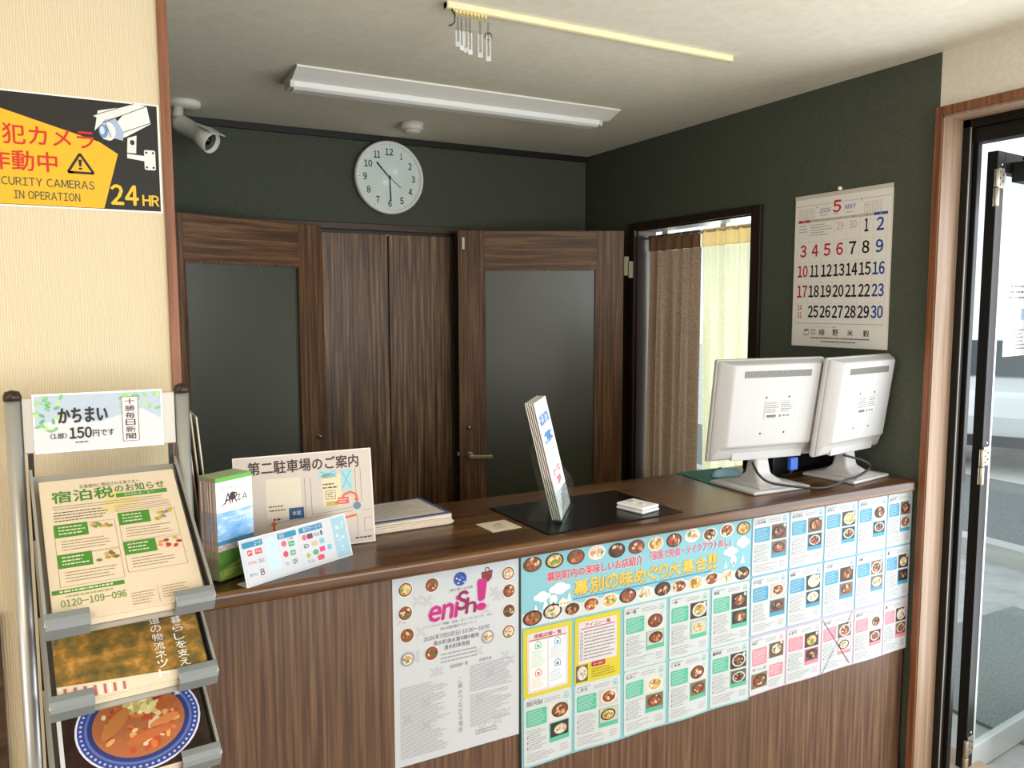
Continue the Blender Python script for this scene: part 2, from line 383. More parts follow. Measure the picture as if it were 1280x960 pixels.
# office window behind the curtains
w1 = struct(thing('window_1', 'pale office window behind the brown and cream curtains', 'window', (2.80, DY0, ZF)))
w1['kind'] = 'structure'
wy = DY1 - DY0
b = MB(); b.box(0, -0.05, 0, 0.05, 0.0, 2.2); b.box(0, wy, 0, 0.05, wy + 0.05, 2.2); b.box(0, -0.05, 2.15, 0.05, wy + 0.05, 2.2); b.box(0, -0.05, 0, 0.05, wy + 0.05, 0.75); b.box(0.005, wy / 2 - 0.02, 0.75, 0.045, wy / 2 + 0.02, 2.15)
b.build('window_frame', pm('#c9cac6', 0.4, 0.3), w1)
MB().box(0.02, 0, 0.75, 0.026, wy, 2.15).build('pane', M_pane, w1)
# closet casing and left casing in the rear office
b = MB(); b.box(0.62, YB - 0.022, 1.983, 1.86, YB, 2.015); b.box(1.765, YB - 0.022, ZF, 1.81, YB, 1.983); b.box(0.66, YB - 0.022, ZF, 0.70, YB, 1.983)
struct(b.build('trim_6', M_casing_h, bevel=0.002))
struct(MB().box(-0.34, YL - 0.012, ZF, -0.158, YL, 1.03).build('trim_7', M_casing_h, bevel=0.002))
# outside
struct(MB().box(2.72, -6, -0.32, 5.6, 9, -0.15).build('ground_porch', noise_mat('porch_paving', [(0.3, '#a3a4a3'), (0.7, '#bdbebc')], (7, 7, 7), 5, 0.8)))
struct(MB().box(5.6, -8, -0.36, 8.2, 14, -0.17).build('ground_asphalt', noise_mat('grey_asphalt', [(0.3, '#6d7170'), (0.7, '#8a8e8c')], (40, 40, 40), 5, 0.9)))
struct(MB().box(8.2, -14, -0.40, 40, 30, -0.2).build('ground_lot', noise_mat('pale_concrete', [(0.3, '#c9c7c1'), (0.7, '#dbd9d4')], (3, 3, 3), 5, 0.9)))
b = MB(); b.box(3.25, 0.2, -0.149, 4.7, 2.6, -0.135); 
tag(b.build('entrance_mat', noise_mat('bristle_mat', [(0.3, '#6f7674'), (0.7, '#969c99')], (90, 90, 90), 4, 0.95, 0.5)), 'grey bristle mat on the porch outside the glass door', 'mat')
struct(MB().box(5.45, -6, -0.15, 5.6, 12, -0.03).build('ground_kerb', pm('#c4c3bf', 0.8)))

# ================================================================== DOORS
def glazed_door(name, label, loc, rz, L, hinge_x, lever_x, lever_dir):
    t = thing(name, label, 'door', loc, rz); t['kind'] = 'structure'
    H0, H1 = 0.008, 2.09; s0, s1, gz0, gz1 = 0.133, L - 0.140, 0.42, 1.895
    b = MB(); b.box(0, 0, H0, s0, 0.035, H1); b.box(s1, 0, H0, L, 0.035, H1); b.build('stile', M_door_v, t, 0.0015)
    b = MB(); b.box(s0, 0, gz1, s1, 0.035, H1); b.box(s0, 0, H0, s1, 0.035, gz0); b.build('rail', M_door_h, t, 0.0015)
    b = MB(); w = 0.008
    b.box(s0, -0.002, gz0, s0 + w, 0.037, gz1); b.box(s1 - w, -0.002, gz0, s1, 0.037, gz1); b.box(s0, -0.002, gz1 - w, s1, 0.037, gz1); b.box(s0, -0.002, gz0, s1, 0.037, gz0 + w)
    b.build('glazing_bead', M_door_v, t)
    MB().box(s0 + w, 0.012, gz0 + w, s1 - w, 0.022, gz1 - w).build('glass', M_frost, t)
    h = MB(); M = Matrix.Translation((lever_x, 0, 0.925)) @ Matrix.Rotation(R(90), 4, 'X')
    h.lathe([(0.022, 0), (0.022, 0.008), (0.012, 0.012), (0.010, 0.045), (0.0, 0.048)], 16, 0, M)
    h.box(min(0, lever_dir * 0.12) + lever_x, -0.052, 0.915, max(0, lever_dir * 0.12) + lever_x, -0.036, 0.935)
    h.build('lever_handle', M_brass, t, 0.004)
    k = MB(); M = Matrix.Translation((lever_x, 0, 1.075)) @ Matrix.Rotation(R(90), 4, 'X')
    k.lathe([(0.016, 0), (0.016, 0.006), (0.009, 0.010), (0.009, 0.022), (0.0, 0.024)], 16, 0, M); k.build('thumb_turn', pm('#c9c9c6', 0.25, 0.9), t)
    return t
aA = math.atan2(0.407, 0.913)
dA = glazed_door('door_1', 'dark framed frosted glass door standing open on the left, behind the counter', (1.05 - 0.913 * 0.852, 3.88 - 0.407 * 0.852, ZF), aA, 0.852, 0, 0.80, -1)
aB = -math.atan2(0.426, 0.905)
dB = glazed_door('door_2', 'brown framed frosted glass door standing open beside the curtained opening', (1.725, 3.79, ZF), aB, 0.857, 0.857, 0.052, 1)
for z in (0.25, 1.86):
    b = MB(); b.box(0.857, -0.004, z, 0.884, 0.004, z + 0.10); b.box(0.880, -0.012, z - 0.012, 0.905, 0.012, z + 0.075); b.build('hinge', pm('#6d684f', .45, .5), dB, 0.002)
MB().box(0.022, -0.0015, 1.995, 0.034, 0.0, 2.055).build('strike_tag', pm('#d8d6cc', 0.4), dB)
MB().box(-0.012, 0.008, 0.92, 0.0, 0.022, 0.94).build('latch', M_metal, dB, 0.003)
cl = thing('closet', 'dark walnut folding closet with two plain leaves in the back wall', 'closet', (0.70, YB, ZF)); cl['kind'] = 'structure'; cl.name = 'door_3'
for x0, x1 in ((0.0, 0.345), (0.352, 0.692), (0.699, 1.040)):
    MB().box(x0, -0.016, 0.01, x1, -0.001, 2.066).build('closet_leaf', M_closet, cl, 0.002)
MB().box(0.0, -0.010, 2.066, 1.06, -0.001, 2.08).build('closet_track', M_black, cl)
MB().box(0.692, -0.008, 2.060, 0.699, -0.001, 2.075).build('pivot', M_metal, cl)

# entrance: black aluminium frame and the outward opened glass leaf
e = thing('door_4', 'black framed glass entrance door standing open at the right edge', 'door', (2.70, 1.68, -0.16)); e['kind'] = 'structure'
b = MB()
b.box(-0.018, 0.034, 0, 0.004, 0.062, 2.40); b.box(0.004, 0.046, 0, 0.010, 0.062, 2.40); b.box(0.010, 0.020, 0, 0.031, 0.062, 2.40)
b.box(-0.018, -1.13, 2.36, 0.075, 0.062, 2.40); b.box(0.0, -1.13, 2.31, 0.052, 0.062, 2.36)
b.box(-0.018, -1.13, 0, 0.075, -1.07, 2.40)
b.build('door_frame', pm('#100d0a', 0.42, 0.1), e, 0.002)
b = MB(); b.box(-0.019, 0.031, 0, -0.016, 0.034, 2.36); b.box(0.005, 0.043, 0.02, 0.008, 0.046, 2.36); b.build('weather_strip', pm('#8a8780', 0.5), e)
for zz in (0.78, 1.55): pass
lf = bpy.data.objects.new('leaf', None); C.objects.link(lf); lf.parent = e; lf.location = (0.095, 0.022, 0.02); lf.rotation_euler = (0, 0, R(6))
def leafpart(name, mb, m, bev=0): return mb.build(name, m, lf, bev)
b = MB(); b.box(0, -0.018, 0, 0.050, 0.018, 2.27); b.box(0.80, -0.018, 0, 0.86, 0.018, 2.27); b.box(0.05, -0.018, 2.20, 0.80, 0.018, 2.27)
leafpart('leaf_stile', b, pm('#100d0a', 0.42, 0.1), 0.002)
b = MB(); b.box(0.05, -0.014, 0.0, 0.80, 0.014, 0.10); b.box(0.05, -0.014, 0.10, 0.072, 0.014, 2.20); leafpart('leaf_bead', b, pm('#b9bcba', 0.4, 0.3), 0.002)
leafpart('leaf_glass', MB().box(0.072, -0.003, 0.10, 0.80, 0.003, 2.20), M_pane)
for z in (2.15, 1.18, 0.10):
    b = MB(); b.lathe([(0.0085, 0), (0.0085, 0.060)], 12, 0, Matrix.Translation((-0.013, -0.024, z - 0.005))); b.lathe([(0.0095, -0.064), (0.0095, -0.003)], 12, 0, Matrix.Translation((-0.013, -0.024, z - 0.005)))
    b.box(0.004, -0.022, z - 0.006, 0.044, -0.0185, z + 0.062)
    leafpart('leaf_hinge', b, pm('#a89f8d', 0.35, 0.8), 0.001)
    b = MB()
    for x, dz in ((0.014, 0.048), (0.034, 0.040), (0.014, 0.028), (0.034, 0.016), (0.014, 0.006)): b.lathe([(0.0035, 0), (0.003, 0.0015)], 8, 0, Matrix.Translation((x, -0.022, z + dz)) @ Matrix.Rotation(R(90), 4, 'X'))
    b.lathe([(0.005, 0), (0.003, 0.003)], 8, 1, Matrix.Translation((0.028, -0.018, z + 0.075)) @ Matrix.Rotation(R(90), 4, 'X'))
    leafpart('hinge_screw', b, [pm('#2a2620', 0.5), pm('#c6c4be', 0.3, 0.8)])
b = MB(); b.box(0.10, -0.075, 2.17, 0.34, -0.018, 2.24); b.tube([(0.12, -0.05, 2.25), (-0.02, -0.20, 2.27), (-0.05, -0.32, 2.30)], 0.010, 8); leafpart('door_closer', b, M_black, 0.004)

# notices taped to the entrance glass (seen through it)
a = Art(); a.rect(0.006, 0.006, 0.194, 0.274, '#f3f4f3', 1)
a.dashes(0.02, 0.20, 0.18, 0.26, 3, '#77797c', 2, 0.4); a.frame(0.02, 0.12, 0.10, 0.18, 0.002, '#7a93a8'); a.dashes(0.02, 0.02, 0.18, 0.10, 6, '#8b8d92', 2, 0.35); a.rect(0.12, 0.13, 0.18, 0.17, '#a9c3dd', 2)
n = a.build('door_notice', back=(0.20, 0.28, 0.0006, '#eef0ef')); n.location = (2.885, 1.672 + 0.012, 1.42); n.rotation_euler = (0, 0, R(6)); tag(n, 'white printed notice stuck on the entrance door glass', 'notice')

# parked car far outside
car = thing('parked_car', 'white parked car seen through the entrance glass', 'car', (10.4, 5.85, -0.2), R(27))
prof = [(-2.0, 0.28), (-2.02, 0.62), (-1.9, 0.86), (-1.1, 0.98), (-0.55, 1.40), (0.9, 1.44), (1.55, 1.05), (1.95, 0.98), (2.02, 0.6), (1.98, 0.28)]
MB().prism(prof, -0.78, 0.78, 'xzy').build('body', pm('#eceeee', 0.25, 0, 0.5, 0.5), car, 0.09, seg=3)
b = MB(); b.prism([(-0.98, 0.99), (-0.52, 1.34), (0.85, 1.37), (1.36, 1.02)], -0.792, 0.792, 'xzy'); b.prism([(-1.12, 1.0), (-0.60, 1.385), (-0.56, 1.37), (-1.02, 0.99)], -0.62, 0.62, 'xzy'); b.build('window_glass', pm('#3f4a4c', 0.1), car)
b = MB(); b.prism([(-2.03, .30), (-2.05, .42), (-1.95, .42), (-1.95, .30)], -.70, .70, 'xzy'); b.build('lower_grille', pm('#4a4e50', .5), car)
for y in (-.60, .60): MB().box(-2.03, y - .14, .66, -1.90, y + .14, .78).build('headlight', pm('#b9c4c8', .15), car, .03)
for x in (-1.25, 1.3):
    for y in (-0.72, 0.72):
        b = MB(); M = Matrix.Translation((x, y, 0.30)) @ Matrix.Rotation(R(90), 4, 'X'); b.lathe([(0.30, -0.09), (0.30, 0.09)], 24, 0, M); b.lathe([(0.19, -0.095), (0.19, 0.095)], 18, 1, M); b.build('wheel', [pm('#1b1b1b', 0.7), pm('#a5a7a8', 0.4, 0.6)], car)

# ================================================================== COUNTER
ct = thing('reception_counter', 'long reception counter with a glossy brown worktop and walnut front', 'counter', (0.178, 1.80, ZF))
zt = 0.99 - ZF
P = [(0.0, -0.035)]; P += [(2.394 - 0.03, -0.035)] + [(2.394 - 0.03 + 0.03 * math.sin(R(a)), -0.005 - 0.03 * math.cos(R(a))) for a in (22, 45, 68, 90)] + [(2.394, 0.15), (2.416, 0.15), (2.416, 0.48), (0.0, 0.48)]
MB().prism(P, zt - 0.037, zt, 'xyz').build('worktop', M_top, ct, 0.013, seg=4)
MB().box(0, 0, 0, 2.395, 0.025, zt - 0.037).build('front_panel', M_front, ct)
MB().box(0.0, 0.002, 0, 2.41, 0.45, 0.06).build('plinth', M_casing, ct)
MB().box(0, 0.025, 0.06, 0.02, 0.45, zt - 0.037).build('end_panel', M_casing, ct); MB().box(2.395, 0.01, 0.06, 2.415, 0.45, zt - 0.037).build('end_panel', M_casing, ct)
MB().box(0.8085, -0.003, 0.06, 0.8135, 0.0, zt - 0.037).build('joint_strip', M_black, ct)

# ---- posters on the counter front
def wave(amp, w, ph=0.0, n=3.2):
    return lambda x, z: -amp * (1 - min(1, z / 0.35)) * (0.5 + 0.5 * math.sin(ph + n * 2 * PI * x / w)) * (1 if z < 0.35 else 0)
# event poster
EW, EH = 0.349, 0.485
a = Art(eps=0.0004, cell=0.02, ink=.70); a.rect(0, 0, EW, EH, '#cfd3d6', 0.5)
a.rect(0, EH * 0.90, EW, EH, '#c9d1d8', 0.8)
prng = random.Random(3)
for i in range(26):
    cx, cy = prng.uniform(0.02, 0.12) if i % 2 else prng.uniform(0.2, EW - 0.02), prng.uniform(0.03, EH - 0.04)
    for k in range(4): a.ell(cx + 0.009 * math.cos(k * PI / 2 + .78), cy + 0.009 * math.sin(k * PI / 2 + .78), 0.008, 0.0036, '#c4c3c8', 1 + 0.02 * i, 8, k * PI / 2 + .78)
for cx, cy, k in ((0.033, 0.452, 1), (0.103, 0.452, 2), (0.180, 0.455, -1), (0.256, 0.452, -2), (0.317, 0.447, 3), (0.319, 0.400, 0), (0.032, 0.393, 2), (0.319, 0.346, 4), (0.036, 0.336, 0), (0.318, 0.290, 3), (0.100, 0.277, 2), (0.036, 0.275, 5), (0.257, 0.288, 5)):
    if k >= 0: a.ell(cx, cy, 0.0195, 0.0195, '#f6efe2' if k < 5 else '#c9cbd4', 2, 20); a.dish(cx, cy, 0.0175, 0.0175, 3, 3 if k == 5 else k, plate='#7a5232' if k < 5 else '#8f9199')
    elif k == -1:
        a.ell(cx, cy, 0.018, 0.018, '#2b4fa8', 3, 18)
        for i in range(14): a.ell(cx + prng.uniform(-.011, .011), cy + prng.uniform(-.011, .011), 0.003, 0.002, prng.choice(['#dfe6f4', '#5d7fd0', '#1a2f78']), 4 + .05 * i, 6)
    elif k == -2:
        a.poly([(cx - .016, cy + .010), (cx + .016, cy + .012), (cx + .013, cy - .008), (cx + .004, cy - .017), (cx - .008, cy - .016), (cx - .015, cy - .006)], '#7e2a24', 3)
        a.line([(cx - .006, cy + .011), (cx - .003, cy + .020), (cx + .004, cy + .020), (cx + .007, cy + .011)], 0.002, '#6a201c', 3); a.line([(cx - .015, cy + .003), (cx + .015, cy + .005)], 0.0015, '#a5544a', 4)
    else:
        a.ell(cx, cy, 0.018, 0.018, '#d5d6da', 3, 18); a.ell(cx - .004, cy + .002, 0.010, 0.006, '#3a3334', 4, 10, 0.5); a.ell(cx + .006, cy - .006, 0.007, 0.005, '#f7f4f4', 5, 10)
a.text('ご縁を繋げる市場', 0.145, 0.425, 0.215, 0.433, '#8f8b8e', 2)
# brush-style lettering
for dx, ly, col in ((0.0012, 2, '#f0b9d8'), (0, 4, '#c4127f')):
    a.text('eni', 0.092, 0.358, 0.170, 0.412, col, ly, 0.06 if ly == 4 else 0.10, 0.15)
    a.text('S', 0.168, 0.374, 0.198, 0.422, '#8f1550' if ly == 4 else col, ly + .2, 0.06 if ly == 4 else 0.09, 0.12)
    a.text('h', 0.194, 0.362, 0.222, 0.402, '#8f1550' if ly == 4 else col, ly + .4, 0.05 if ly == 4 else 0.08, 0.12)
    a.text('!', 0.226, 0.366, 0.250, 0.442, col, ly + .5, 0.07 if ly == 4 else 0.10, 0.05)
a.text('ハンドメイド物販・飲食・占い・キッチンカー etc', 0.085, 0.343, 0.270, 0.351, '#8a8789', 2)
a.text('約60店舗が集結する大イベント！', 0.125, 0.331, 0.225, 0.339, '#8a8789', 2)
a.text('2026年7月5日(日) 10:30~16:00', 0.080, 0.310, 0.262, 0.323, '#77747a', 2, 0.005)
a.text('清水町清水第4線9番地', 0.105, 0.294, 0.232, 0.306, '#77747a', 2, 0.005)
a.text('清水町体育館', 0.135, 0.278, 0.205, 0.290, '#77747a', 2, 0.005)
a.dashes(0.125, 0.242, 0.235, 0.272, 3, '#a19ea3', 2, 0.35, 0.1)
a.text('出店者様一覧', 0.150, 0.226, 0.200, 0.236, '#8a8789', 2); a.text('出展作品', 0.232, 0.226, 0.268, 0.235, '#8a8789', 2)
a.dashes(0.015, 0.018, 0.150, 0.205, 34, '#a9a6ab', 2, 0.36, 0.45); a.dashes(0.205, 0.150, 0.335, 0.222, 13, '#a19ea3', 2, 0.36, 0.25)
a.dashes(0.205, 0.055, 0.330, 0.143, 16, '#a9a6ab', 2, 0.36, 0.5); a.dashes(0.22, 0.03, 0.29, 0.045, 2, '#9a979c', 2, 0.4, 0.1)
a.vtext('ご縁がつながる場所', 0.172, 0.048, 0.184, 0.200, '#97949a', 2)
o = a.build('event_poster', back=(EW, EH, 0.0008, '#e0e2e4')); o.location = (0.637, 1.7988, 0.462)
tag(o, 'white event poster with large magenta lettering taped on the counter front', 'poster')

# big food guide posters
def card(parent, x, z, w, h, col, bg, name, seed, second=None, deform=None):
    global rnd
    rnd = random.Random(seed)
    a = Art(eps=0.0004, cell=0.02, ink=.67)
    pale = {'g': '#cfdedc', 'b': '#cbdce3', 'p': '#dccfda'}[bg]
    a.rect(0, 0, w, h, pale, 2, 0.006); a.rect(0.002, 0.002, w - 0.002, h - 0.002, '#d3d8d9', 2.3, 0.005)
    # heading
    a.text(name, 0.008, h * 0.875, 0.008 + min(0.052, 0.0115 * len(name)), h * 0.93, '#3c3a3a', 3, 0.02)
    a.dashes(0.010, h * 0.935, 0.055, h * 0.955, 1, '#9a9494', 3, 0.6, 0.1); a.dashes(w * 0.42, h * 0.87, w * 0.78, h * 0.94, 2, '#a3a0a0', 3, 0.35, 0.2)
    # house mark
    hx, hy = w * 0.885, h * 0.90
    a.line([(hx - .007, hy - .007), (hx - .007, hy + .003), (hx, hy + .010), (hx + .007, hy + .003), (hx + .007, hy - .007), (hx - .007, hy - .007)], 0.0014, col, 3); a.rect(hx - .003, hy - .004, hx + .003, hy + .001, col, 3)
    a.ell(hx, h * 0.79, 0.0065, 0.0065, pale, 3.1, 12); a.frame(hx - .005, h * .79 - .004, hx + .005, h * .79 + .004, 0.0012, col, 3.4)
    if second:   # two small shops in one box
        a.rect(w * .06, h * .50, w * .48, h * .80, col, 3, 0.004); a.dashes(w * .09, h * .53, w * .45, h * .77, 6, '#f3dfe2', 3.5, 0.3)
        a.photo(w * .54, h * .56, w * .95, h * .82, 3); a.photo(w * .05, h * .10, w * .50, h * .36, 3); a.rect(w * .55, h * .22, w * .95, h * .44, col, 3, 0.004); a.dashes(w * .58, h * .25, w * .92, h * .42, 4, '#f3dfe2', 3.5, 0.3)
        a.text(second, w * .06, h * .40, w * .48, h * .46, '#5a6a70', 3, 0.02); a.dashes(w * .55, h * .04, w * .9, h * .18, 4, '#a3a0a0', 3, 0.35)
    else:
        a.rect(w * .05, h * .57, w * .47, h * .815, col, 3, 0.004); a.dashes(w * .08, h * .59, w * .45, h * .80, 7, pale, 3.5, 0.28, 0.3)
        a.photo(w * .52, h * .57, w * .94, h * .83, 3); a.rect(w * .52, h * .25, w * .95, h * .54, col, 3); a.photo(w * .545, h * .32, w * .93, h * .53, 4)
        a.dashes(w * .06, h * .22, w * .48, h * .53, 9, '#9b9797', 3, 0.33, 0.35)
        for k in range(3): a.rect(w * .06, h * (.25 + .08 * k), w * .085, h * (.27 + .08 * k), '#b0505a', 3.2)
        a.dashes(w * .06, h * .05, w * .70, h * .19, 4, '#a09c9c', 3, 0.3, 0.5); a.dashes(w * .76, h * .07, w * .94, h * .19, 3, '#b7a9ae', 3, 0.4, 0.2)
    o = a.build('shop_panel', parent, loc=(x, -.0005, z), deform=(lambda u, v: deform(u + x, v + z)) if deform else None)
    return o
TEAL, GRN, BLU, PNK = '#9ccfd0', '#55bd9a', '#3f9fc2', '#ee8f9c'
LW, LH = 0.820, 0.588
pl = thing('food_guide_poster', 'turquoise restaurant guide poster with yellow headline on the counter front', 'poster', (0.992, 1.7985, 0.360))
dfL = wave(0.006, LW, 0.5)
rnd = random.Random(11)
a = Art(eps=0.0004, cell=0.02, ink=.72); a.rect(0, 0, LW, LH, '#84bdc0', 0.5)
o = a.build('sheet', pl, deform=dfL, back=(LW, LH, 0.0008, '#a8d8d9'))
a = Art(eps=0.0004, cell=0.02, ink=.72); B0 = 0.392
a.rect(0.002, B0 + 0.002, LW - 0.002, LH - 0.002, '#86c2cd', 1.5); a.rect(0.002, B0, LW - 0.002, B0 + 0.038, '#cdd6d8', 2)
for i in range(12): a.dish(0.035 + i * 0.0682, LH - 0.026 + rnd.uniform(-.004, .004), 0.029, 0.021, 3, i % 5)
for i in range(13): a.dish(0.035 + i * 0.0625, B0 + 0.026 + rnd.uniform(-.004, .004), 0.030, 0.021, 3, (i + 2) % 5)
def shadowtext(a, t, u0, v0, u1, v1, c, edge, b):
    a.text(t, u0 - .0005, v0 - .001, u1 + .001, v1 + .0005, edge, 2.5, b + 0.05); a.text(t, u0, v0, u1, v1, c, 3.2, b)
shadowtext(a, '幕別町内の美味しいお店紹介', 0.080, 0.505, 0.400, 0.532, '#d3354a', '#f3e3e6', 0.03)
shadowtext(a, '「家族で外食・テイクアウトめし」', 0.425, 0.510, 0.735, 0.537, '#d3446a', '#eedde6', 0.025)
x = 0.165
for ch, w in (('幕', .052), ('別', .050), ('の', .048), ('味', .048), ('め', .045), ('ぐ', .042), ('り', .036), ('大', .048), ('集', .048), ('合', .048), ('！', .018), ('！', .018)):
    for lyr, c, g, bb in ((2.6, '#7a5a18', 0.0016, 0.07), (3.4, '#f1e6a0', 0.0, 0.06), (4.0, '#f0b92c', 0.0, 0.025)):
        a.text(ch, x + g, 0.452 - g, x + w * 0.90 + g, 0.494 - g, c, lyr, bb)
    x += w * 1.03
a.dashes(0.165, 0.440, 0.66, 0.447, 1, '#3b7fa8', 3, 0.55, 0.0, 1.2)
for cx, cy, rx, ry in ((0.065, 0.468, 0.024, 0.013), (0.120, 0.482, 0.030, 0.015), (0.735, 0.492, 0.026, 0.014), (0.785, 0.515, 0.024, 0.017)):
    for k in range(4): a.ell(cx + rx * .55 * math.cos(k * 1.6), cy + ry * .5 * math.sin(k * 1.6), rx * .6, ry * .65, '#eef2f0', 3 + .03 * k, 12)
for cx, cy, s_ in ((0.045, .43, .6), (0.075, .433, .9), (0.150, .44, .8), (0.715, .443, .7), (.785, .448, .9)): a.poly([(cx - .011 * s_, cy), (cx + .011 * s_, cy), (cx, cy + .034 * s_)], '#e2efee', 3)
for cx, cy in ((.100, .447), (.747, .458)): a.rect(cx - .002, cy - .018, cx + .002, cy, '#eef2f0', 3); a.ell(cx, cy + .006, .013, .015, '#e0efee', 3, 10)
a.poly([(.118, .430), (.142, .430), (.142, .446), (.130, .455), (.118, .446)], '#f0eadb', 3.3); a.rect(.122, .435, .127, .441, '#c9a46a', 3.6); a.rect(.133, .435, .138, .441, '#c9a46a', 3.6)
a.build('banner', pl, deform=dfL)
def listing(x, z, w, h, head, left):
    a = Art(eps=0.0004, cell=0.02, ink=.70); a.rect(0, 0, w, h, '#d6c62c', 2, 0.006); a.rect(w * .08, h * (.06 if left else .30), w * .92, h * .93, '#dcd5d4', 3, 0.004)
    a.text(head, w * .22, h * .845, w * .78, h * .905, '#c23b52', 4, 0.02); a.line([(w * .12, h * .825), (w * .88, h * .825)], 0.0025, '#c23b52', 4)
    if left:
        a.rect(w * .13, h * .10, w * .48, h * .80, '#eef3ea', 3.5); a.rect(w * .52, h * .10, w * .87, h * .80, '#edf1f4', 3.5)
        for cx, cy, c in ((.30, .74, '#3fae84'), (.70, .74, '#4aa0c4'), (.30, .34, '#e0596a'), (.70, .42, '#2f86ac')):
            u, v = w * cx, h * cy; a.line([(u - .009, v - .008), (u - .009, v + .004), (u, v + .012), (u + .009, v + .004), (u + .009, v - .008), (u - .009, v - .008)], 0.002, c, 4.2); a.rect(u - .004, v - .005, u + .004, v + .002, c, 4.2)
        a.dashes(w * .16, h * .42, w * .46, h * .68, 11, '#a9c4ae', 4, .35); a.dashes(w * .55, h * .50, w * .85, h * .68, 8, '#adbcc6', 4, .35); a.dashes(w * .16, h * .12, w * .44, h * .28, 6, '#d9b3b3', 4, .35); a.dashes(w * .55, h * .16, w * .85, h * .34, 6, '#adbcc6', 4, .35)
    else:
        a.dashes(w * .20, h * .34, w * .88, h * .80, 9, '#8e8688', 4, .34, .2)
        for k in range(8): a.frame(w * .12, h * (.36 + .055 * k), w * .165, h * (.39 + .055 * k), .0012, '#6a7a74', 4.2)
        a.photo(w * .03, h * .03, w * .28, h * .28, 3.2, 3); a.rect(w * .36, h * .22, w * .66, h * .30, '#b02a30', 4, .004); a.text('クーポン', w * .40, h * .235, w * .62, h * .285, '#f3e4dc', 5)
        a.dashes(w * .36, h * .05, w * .92, h * .20, 4, '#9a8a1c', 4, .34)
    o = a.build('listing_panel', pl, loc=(x, -.0005, z), deform=lambda u, v: dfL(u + x, v + z)); return o
CX = [0.006, 0.169, 0.335, 0.499, 0.663]; CW = 0.153; CH = 0.190; RZ = [0.006, 0.198]
listing(CX[0], RZ[1] - 0.002, CW, CH, '掲載店舗一覧', True); listing(CX[1], RZ[1] - 0.002, CW, CH, 'アイコン一覧', False)
for (ci, ri, nm) in ((2, 1, '味一發'), (3, 1, '一休'), (4, 1, '和紅'), (0, 0, 'ZERO POINT'), (1, 0, 'こまち'), (2, 0, 'たかこ'), (3, 0, 'くるみ'), (4, 0, '鶏来房')):
    card(pl, CX[ci], RZ[ri], CW, CH, GRN, 'g', nm, 20 + ci * 7 + ri, None, dfL)
RW, RH = 0.776, 0.582
pr = thing('food_guide_poster', 'blue and pink restaurant guide poster of fifteen shop boxes on the counter front', 'poster', (1.8135, 1.7985, 0.366))
dfR = wave(0.004, RW, 2.0, 2.6)
a = Art(eps=0.0004, cell=0.02, ink=.70); a.rect(0, 0.196, RW, RH, '#7ab4c9', 0.5); a.rect(0, 0, RW, 0.196, '#c6b3c6', 0.5)
a.build('sheet', pr, deform=dfR, back=(RW, RH, 0.0008, '#b5d3e2'))
DX = [0.003, 0.166, 0.328, 0.489, 0.641]; DW = [0.156, 0.155, 0.154, 0.146, 0.130]; DZr = [0.392, 0.199, 0.003]
names = [['しののめ', 'あけぼの', 'かりん', '花の木', '山のや'], ['ヤマ巴', '味処', '一文字', '大地', '風'], ['丸口', 'たまや', '八千代', '和みや', '串']]
for r_ in range(3):
    for c_ in range(5):
        card(pr, DX[c_], DZr[r_], DW[c_], 0.187, (BLU, BLU, PNK)[r_], 'bbp'[r_], names[r_][c_], 100 + r_ * 9 + c_, 'ヤンズ' if (r_ == 2 and c_ == 0) else None, dfR)
a = Art(); a.line([(0.332, 0.186), (0.470, 0.010)], 0.0022, '#2b2326', 7.5); a.line([(0.478, 0.192), (0.330, -0.001)], 0.0016, '#4a4348', 8)
x_ = a.build('pen_cross', pr, deform=dfR)

# ================================================================== SIGN ON THE LEFT WALL
SW, SH = 0.312, 0.208
a = Art(ink=.76); a.rect(0.003, 0.003, SW - 0.004, SH - 0.003, '#17140f', 1)
a.poly([(0.003, 0.004), (0.208, 0.004), (0.236, 0.108), (0.205, 0.128), (0.003, 0.187)], '#f1b81c', 2)
a.text('防犯カメラ', 0.012, 0.112, 0.196, 0.148, '#d0271d', 3, 0.022); a.text('作動中', 0.022, 0.065, 0.133, 0.101, '#d0271d', 3, 0.022)
a.line([(0.150, 0.068), (0.193, 0.068), (0.171, 0.103), (0.150, 0.068), (0.16, 0.068)], 0.0045, '#1d1a14', 3); a.text('!', 0.168, 0.074, 0.174, 0.092, '#1d1a14', 3, 0.03)
a.text('SECURITY CAMERAS', 0.022, 0.038, 0.193, 0.053, '#1f4a45', 3, 0.012); a.text('IN OPERATION', 0.061, 0.014, 0.168, 0.029, '#1f4a45', 3, 0.012)
a.text('24', 0.221, 0.013, 0.268, 0.050, '#f2c72c', 3, 0.05); a.text('HR', 0.276, 0.013, 0.305, 0.033, '#f2c72c', 3, 0.05)
# drawn camera
a.poly([(0.198, 0.148), (0.215, 0.168), (0.292, 0.199), (0.270, 0.203), (0.205, 0.186)], '#efefec', 3)
a.poly([(0.218, 0.146), (0.268, 0.206), (0.290, 0.203), (0.296, 0.170), (0.252, 0.142), (0.238, 0.136)], '#f1f1ee', 3.2)
a.poly([(0.196, 0.176), (0.268, 0.206), (0.236, 0.176), (0.216, 0.166)], '#e6e7e8', 3.5)
a.poly([(0.214, 0.170), (0.234, 0.176), (0.248, 0.150), (0.246, 0.134), (0.226, 0.138)], '#a9bcd6', 3.7)
a.ell(0.222, 0.149, 0.012, 0.017, '#f4f4f4', 4.0); a.ell(0.217, 0.149, 0.011, 0.016, '#dfe3e8', 4.3); a.ell(0.213, 0.149, 0.008, 0.013, '#6f95c4', 4.6); a.ell(0.211, 0.150, 0.004, 0.008, '#cfe0f2', 4.9)
